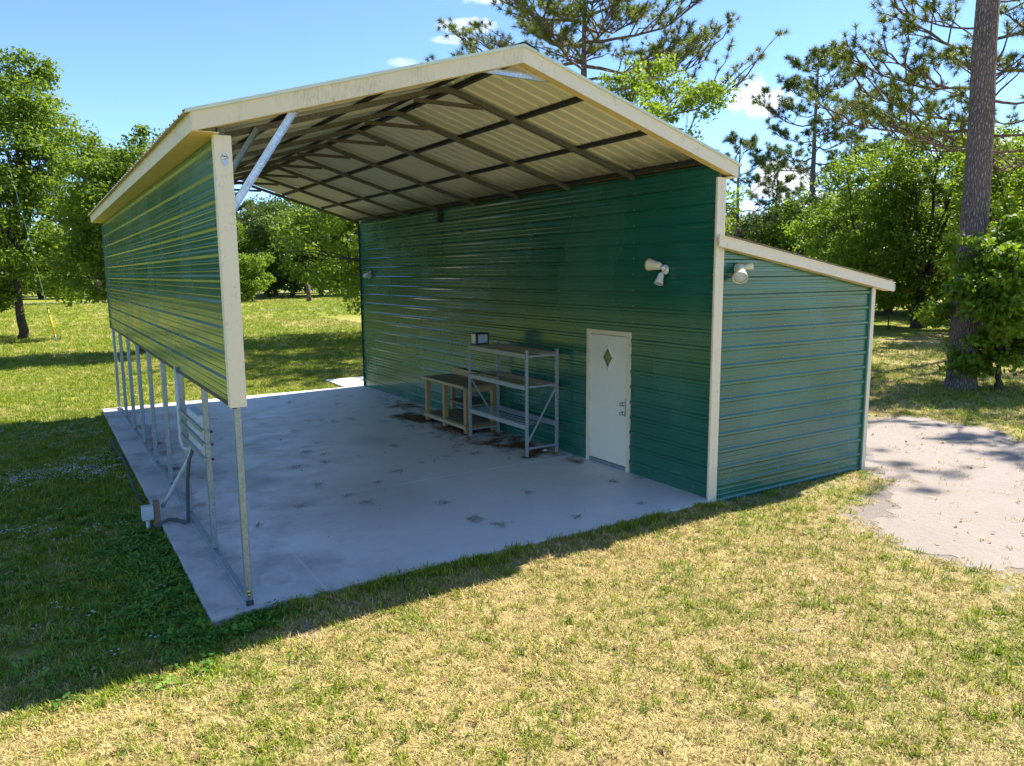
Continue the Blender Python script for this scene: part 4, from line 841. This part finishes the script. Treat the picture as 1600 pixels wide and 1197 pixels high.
def weed(name, n, mat, seed, size=.05):
    rs = np.random.RandomState(seed); V_ = []; F_ = []; r_ = []
    for i in range(n):
        th = rs.rand()*6.283; rr = rs.rand()*size*1.3; b_ = np.array([math.cos(th)*rr, math.sin(th)*rr, .01+rs.rand()*size*.9]); d = np.array([math.cos(th+rs.randn()*.6), math.sin(th+rs.randn()*.6), .35*rs.randn()+.2]); d /= np.linalg.norm(d); s_ = np.cross(d, [0, 0, 1]); s_ /= np.linalg.norm(s_); l_ = size*(.6+.6*rs.rand()); k = len(V_)
        V_ += [b_, b_+d*l_*.5+s_*l_*.33, b_+d*l_, b_+d*l_*.5-s_*l_*.33]; F_ += [(k, k+1, k+2), (k, k+2, k+3)]; r_ += [rs.rand()]*4
    return proto(name, np.array(V_), np.array(F_), mat, np.array(r_))
def scatter(name, P_, rot, scl, protos, label, cat, seed=0, kind='stuff'):
    rs = np.random.RandomState(seed); n = len(P_); me = bpy.data.meshes.new(name); me.vertices.add(n); me.vertices.foreach_set('co', np.ascontiguousarray(P_, dtype=np.float32).ravel())
    at = me.attributes.new('rot', 'FLOAT_VECTOR', 'POINT'); at.data.foreach_set('vector', np.ascontiguousarray(rot, dtype=np.float32).ravel())
    at = me.attributes.new('scl', 'FLOAT', 'POINT'); at.data.foreach_set('value', np.ascontiguousarray(scl, dtype=np.float32))
    at = me.attributes.new('pick', 'INT', 'POINT'); at.data.foreach_set('value', rs.randint(0, len(protos), n).astype(np.int32))
    me.update(); o = link(name, me); tag(o, label, cat, None, kind)
    ng = bpy.data.node_groups.new(name, 'GeometryNodeTree'); ng.interface.new_socket('Geometry', in_out='INPUT', socket_type='NodeSocketGeometry'); ng.interface.new_socket('Geometry', in_out='OUTPUT', socket_type='NodeSocketGeometry')
    N = ng.nodes; Lk = ng.links; gi = N.new('NodeGroupInput'); go = N.new('NodeGroupOutput'); ip = N.new('GeometryNodeInstanceOnPoints'); g2 = N.new('GeometryNodeGeometryToInstance')
    for p in reversed(protos):
        oi = N.new('GeometryNodeObjectInfo'); oi.inputs['Object'].default_value = p; oi.transform_space = 'ORIGINAL'; Lk.new(oi.outputs['Geometry'], g2.inputs[0])
    def na(nm, ty): q = N.new('GeometryNodeInputNamedAttribute'); q.data_type = ty; q.inputs['Name'].default_value = nm; return q.outputs['Attribute']
    ip.inputs['Pick Instance'].default_value = True
    e2r = N.new('FunctionNodeEulerToRotation'); Lk.new(na('rot', 'FLOAT_VECTOR'), e2r.inputs[0]); Lk.new(gi.outputs[0], ip.inputs['Points']); Lk.new(g2.outputs[0], ip.inputs['Instance']); Lk.new(na('pick', 'INT'), ip.inputs['Instance Index']); Lk.new(e2r.outputs[0], ip.inputs['Rotation']); Lk.new(na('scl', 'FLOAT'), ip.inputs['Scale']); Lk.new(ip.outputs[0], go.inputs[0])
    md = o.modifiers.new('scatter', 'NODES'); md.node_group = ng; return o
def cand(x0, x1, y0, y1, dens, rs):
    n = int((x1-x0)*(y1-y0)*dens); return x0+(x1-x0)*rs.rand(n), y0+(y1-y0)*rs.rand(n)
def in_view(x, y, pad=70, z=GZ):
    d = np.stack([x-CAM[0], y-CAM[1], np.full(len(x), z-CAM[2])], 1); w_ = d@fw; u = 800+FPX*(d@r2)/w_; v = 598.5-FPX*(d@u2)/w_; return (w_ > .5) & (u > -pad) & (u < 1600+pad) & (v < 1197+pad*2)
def off_hard(x, y, e=.0):
    sl = (x > SX0-e) & (x < SX1+e) & (y > SY0-e) & (y < SY1+e); ln_ = (x > 6-e) & (x < 9.43+e) & (y > -.02-e) & (y < L_); pad = (x > 5.55) & (x < 9.2) & (y > 12.9) & (y < 14.55); return ~(sl | ln_ | pad)
rs = np.random.RandomState(77)
green_p = [tuft('grass_tuft', 16, .05, .03, .075, .007, M['blade'], 200+i, .75) for i in range(5)]
straw_p = [tuft('dry_tuft', 20, .07, .025, .07, .006, M['straw'], 220+i, 1.25) for i in range(5)]
weed_p = [weed('weed_plant', 16, M['weed'], 240+i, .045) for i in range(4)]
def rotz(n, tilt=.12): return np.stack([rs.randn(n)*tilt, rs.randn(n)*tilt, rs.rand(n)*6.283], 1)
def thin(x, y, p): k = (rs.rand(len(x)) < p) & off_hard(x, y) & in_view(x, y); return x[k], y[k]
GP = []; GS = []; SP_ = []; SS = []
for (x0, x1, y0, y1, dg, ds, sc) in [(-3.2, 4, -5.2, 0, 330, 420, 1.0), (4, 12.5, -5.2, 0, 240, 300, 1.12), (-5, -.3, 0, 13.5, 170, 120, 1.2), (9.4, 22, -5, 9, 100, 80, 1.3), (-6, 12, 12.3, 26, 95, 55, 1.5), (-8, 16, 26, 48, 26, 14, 2.3), (14, 30, -4, 24, 28, 22, 2.0), (-12, 34, 48, 96, 6, 3, 3.4)]:
    x, y = cand(x0, x1, y0, y1, dg, rs); d = dryness(x, y); s_ = sand_amount(x, y); x, y = thin(x, y, np.clip(1.18-1.25*d, .07, 1)*np.clip(1.1-1.45*s_, .0, 1)*(.35+.9*(fbm(x, y, 5, 44, 2)))); GP.append(np.stack([x, y], 1)); GS.append(sc*(.65+.7*rs.rand(len(x))))
    x, y = cand(x0, x1, y0, y1, ds, rs); d = dryness(x, y); s_ = sand_amount(x, y); x, y = thin(x, y, np.clip(.1+1.3*d, .1, 1)*np.clip(1.1-1.5*s_, .02, 1)); SP_.append(np.stack([x, y], 1)); SS.append(sc*(.6+.6*rs.rand(len(x))))
# longer grass creeping up along the slab edges
x = np.concatenate([rs.rand(1100)*6.2-.1, -.34-np.abs(rs.randn(700))*.06]); y = np.concatenate([-.085-np.abs(rs.randn(1100))*.09, rs.rand(700)*13-.2]); k = off_hard(x, y) & (rs.rand(len(x)) < np.clip((fbm(x, y, 2.4, 71, 3)-.38)*3.2, .05, .9)); GP.append(np.stack([x, y], 1)[k]); GS.append((.7+.9*rs.rand(k.sum())))
def P3(a_): a_ = np.concatenate(a_); return np.column_stack([a_, gheight(a_[:, 0], a_[:, 1])+.002])
gp = P3(GP); scatter('green_grass', gp, rotz(len(gp)), np.concatenate(GS), green_p, 'short green grass tufts growing all over the lawn', 'grass', 1)
gp = P3(SP_); scatter('dry_grass', gp, rotz(len(gp)), np.concatenate(SS), straw_p, 'dry straw coloured grass lying between the green tufts', 'grass', 2)
# weeds on the shaded west side
x, y = cand(-4, -.33, -.9, 13, 110, rs); p_ = np.exp(-((x+.55)/.45)**2)*np.exp(-((y-1.2)/1.9)**2)*1.6+.35*(fbm(x, y, 1.4, 51, 3) > .52)*(y < 5)+.05; x, y = thin(x, y, p_)
x2, y2 = cand(-.6, .6, -.42, -.05, 400, rs); x2, y2 = thin(x2, y2, np.exp(-(x2/.35)**2)); x3, y3 = cand(-.75, -.33, -.2, 3.2, 280, rs); x3, y3 = thin(x3, y3, .4+.5*(fbm(x3, y3, 2.5, 55, 2) > .45))
gp = np.column_stack([np.concatenate([x, x2, x3]), np.concatenate([y, y2, y3])]); gp = np.column_stack([gp, gheight(gp[:, 0], gp[:, 1])+.004]); scatter('leafy_weeds', gp, rotz(len(gp)), .6+.65*rs.rand(len(gp)), weed_p, 'leafy green weeds along the shaded slab edge', 'weeds', 3)
# white flowers
def flower(name, seed):
    r_ = np.random.RandomState(seed); V_ = []; F_ = []
    for i in range(3):
        c_ = np.array([r_.randn()*.03, r_.randn()*.03, .035+.03*r_.rand()])
        for k in range(5): a_ = k*1.2566; q_ = len(V_); V_ += [c_, c_+np.array([math.cos(a_-.5)*.008, math.sin(a_-.5)*.008, .004]), c_+np.array([math.cos(a_)*.014, math.sin(a_)*.014, .003]), c_+np.array([math.cos(a_+.5)*.008, math.sin(a_+.5)*.008, .004])]; F_ += [(q_, q_+1, q_+2), (q_, q_+2, q_+3)]
    return proto(name, np.array(V_), np.array(F_), M['petal'])
x, y = cand(-4, -.4, 3, 12, 240, rs); p_ = np.clip((fbm(x, y, .8, 61, 3)-.40)*3.2, 0, 1)*np.exp(-((y-7)/3.2)**2)*np.clip((-x-.3)/.4, 0, 1); x, y = thin(x, y, p_); x2, y2 = cand(-3, -.4, -.5, 4, 5, rs); x2, y2 = thin(x2, y2, np.full(len(x2), .5))
gp = np.column_stack([np.concatenate([x, x2]), np.concatenate([y, y2])]); gp = np.column_stack([gp, np.full(len(gp), GZ+.01)]); scatter('white_flowers', gp, rotz(len(gp)), .6+.5*rs.rand(len(gp)), [flower('flower', 301), flower('flower', 302)], 'tiny white wild flowers in the shaded grass beside the slab', 'flowers', 4)
# fallen leaves
def dleaf(name, seed):
    r_ = np.random.RandomState(seed); l_ = .03; V_ = np.array([(-l_, 0, .004), (0, l_*.45, .012+.01*r_.rand()), (l_, 0, .006), (0, -l_*.45, .010+.012*r_.rand())]); return proto(name, V_, np.array([(0, 3, 1), (1, 3, 2)]), M['dleaf'], r_.rand(4))
x, y = cand(-3, 13, -5, 3, 9, rs); x, y = thin(x, y, np.full(len(x), .6)); x2, y2 = cand(11, 22, -1, 8, 14, rs); x2, y2 = thin(x2, y2, .2+.8*np.exp(-((x2-18.5)**2+(y2-3)**2)/9))
gp = np.column_stack([np.concatenate([x, x2]), np.concatenate([y, y2])]); gp = np.column_stack([gp, gheight(gp[:, 0], gp[:, 1])+.015]); scatter('fallen_leaves', gp, rotz(len(gp), .35), .6+.9*rs.rand(len(gp)), [dleaf('dead_leaf', 310+i) for i in range(3)], 'scattered brown fallen leaves on the lawn', 'leaves', 5)
# pine straw on the slab
def straw(name, seed):
    r_ = np.random.RandomState(seed); V_ = []; F_ = []; rr = []
    for i in range(9):
        c_ = np.array([r_.randn()*.03, r_.randn()*.03, .003+.008*r_.rand()]); a_ = r_.rand()*6.283; L0 = .06+.07*r_.rand(); d = np.array([math.cos(a_), math.sin(a_), r_.randn()*.05]); s_ = np.array([-d[1], d[0], 0])*.0022; k = len(V_); V_ += [c_-d*L0-s_, c_-d*L0+s_, c_+d*L0+s_, c_+d*L0-s_]; F_ += [(k, k+1, k+2), (k, k+2, k+3)]; rr += [r_.rand()]*4
    return proto(name, np.array(V_), np.array(F_), M['straw_pine'], np.array(rr))
cl_ = [(5.15, 7.55, .16, .28, 130), (5.22, 7.1, .12, .2, 60), (5.2, 6.2, .14, .5, 60), (5.45, 5.6, .2, .3, 40), (5.3, 4.6, .2, .12, 30), (5.5, 4.05, .16, .16, 55), (5.6, 3.5, .16, .1, 30), (5.8, 5.2, .1, 1.6, 110), (5.72, 8.8, .12, .8, 40), (5.35, 8.9, .2, .3, 22), (5.0, 4.8, .3, .5, 20), (.2, 7.5, .08, 2.5, 40), (5.3, 3.3, .12, .05, 14)]
pp = []
for cx, cy, sx_, sy_, n in cl_: pp.append(np.column_stack([cx+rs.randn(n)*sx_, cy+rs.randn(n)*sy_]))
pp.append(np.column_stack([.4+rs.rand(60)*5.3, .2+rs.rand(60)*12])); pp = np.concatenate(pp); pp = pp[(pp[:, 0] < 5.93) & (pp[:, 0] > .09)]; gp = np.column_stack([pp, np.full(len(pp), .004)])
scatter('pine_straw', gp, rotz(len(gp), .02), .7+.6*rs.rand(len(gp)), [straw('needle_litter', 320+i) for i in range(4)], 'brown pine straw swept against the bench and rack', 'pine straw', 6)
x = .3+rs.rand(46)*5.3; y = .3+rs.rand(46)*10; scatter('slab_leaves', np.column_stack([x, y, np.full(46, .004)]), rotz(46, .1), .5+.6*rs.rand(46), [dleaf('dry_leaf', 330+i) for i in range(2)], 'few dry leaves lying on the concrete floor', 'leaves', 7)
tag(MB().add([(5.62, 3.42, .006), (5.7, 3.36, .03), (5.78, 3.4, .012), (5.72, 3.47, .035), (5.66, 3.5, .008)], [(0, 1, 3), (1, 2, 3), (0, 3, 4)]).build('paper_scrap', M['petal']), 'crumpled white scrap of paper under the storage rack', 'paper')
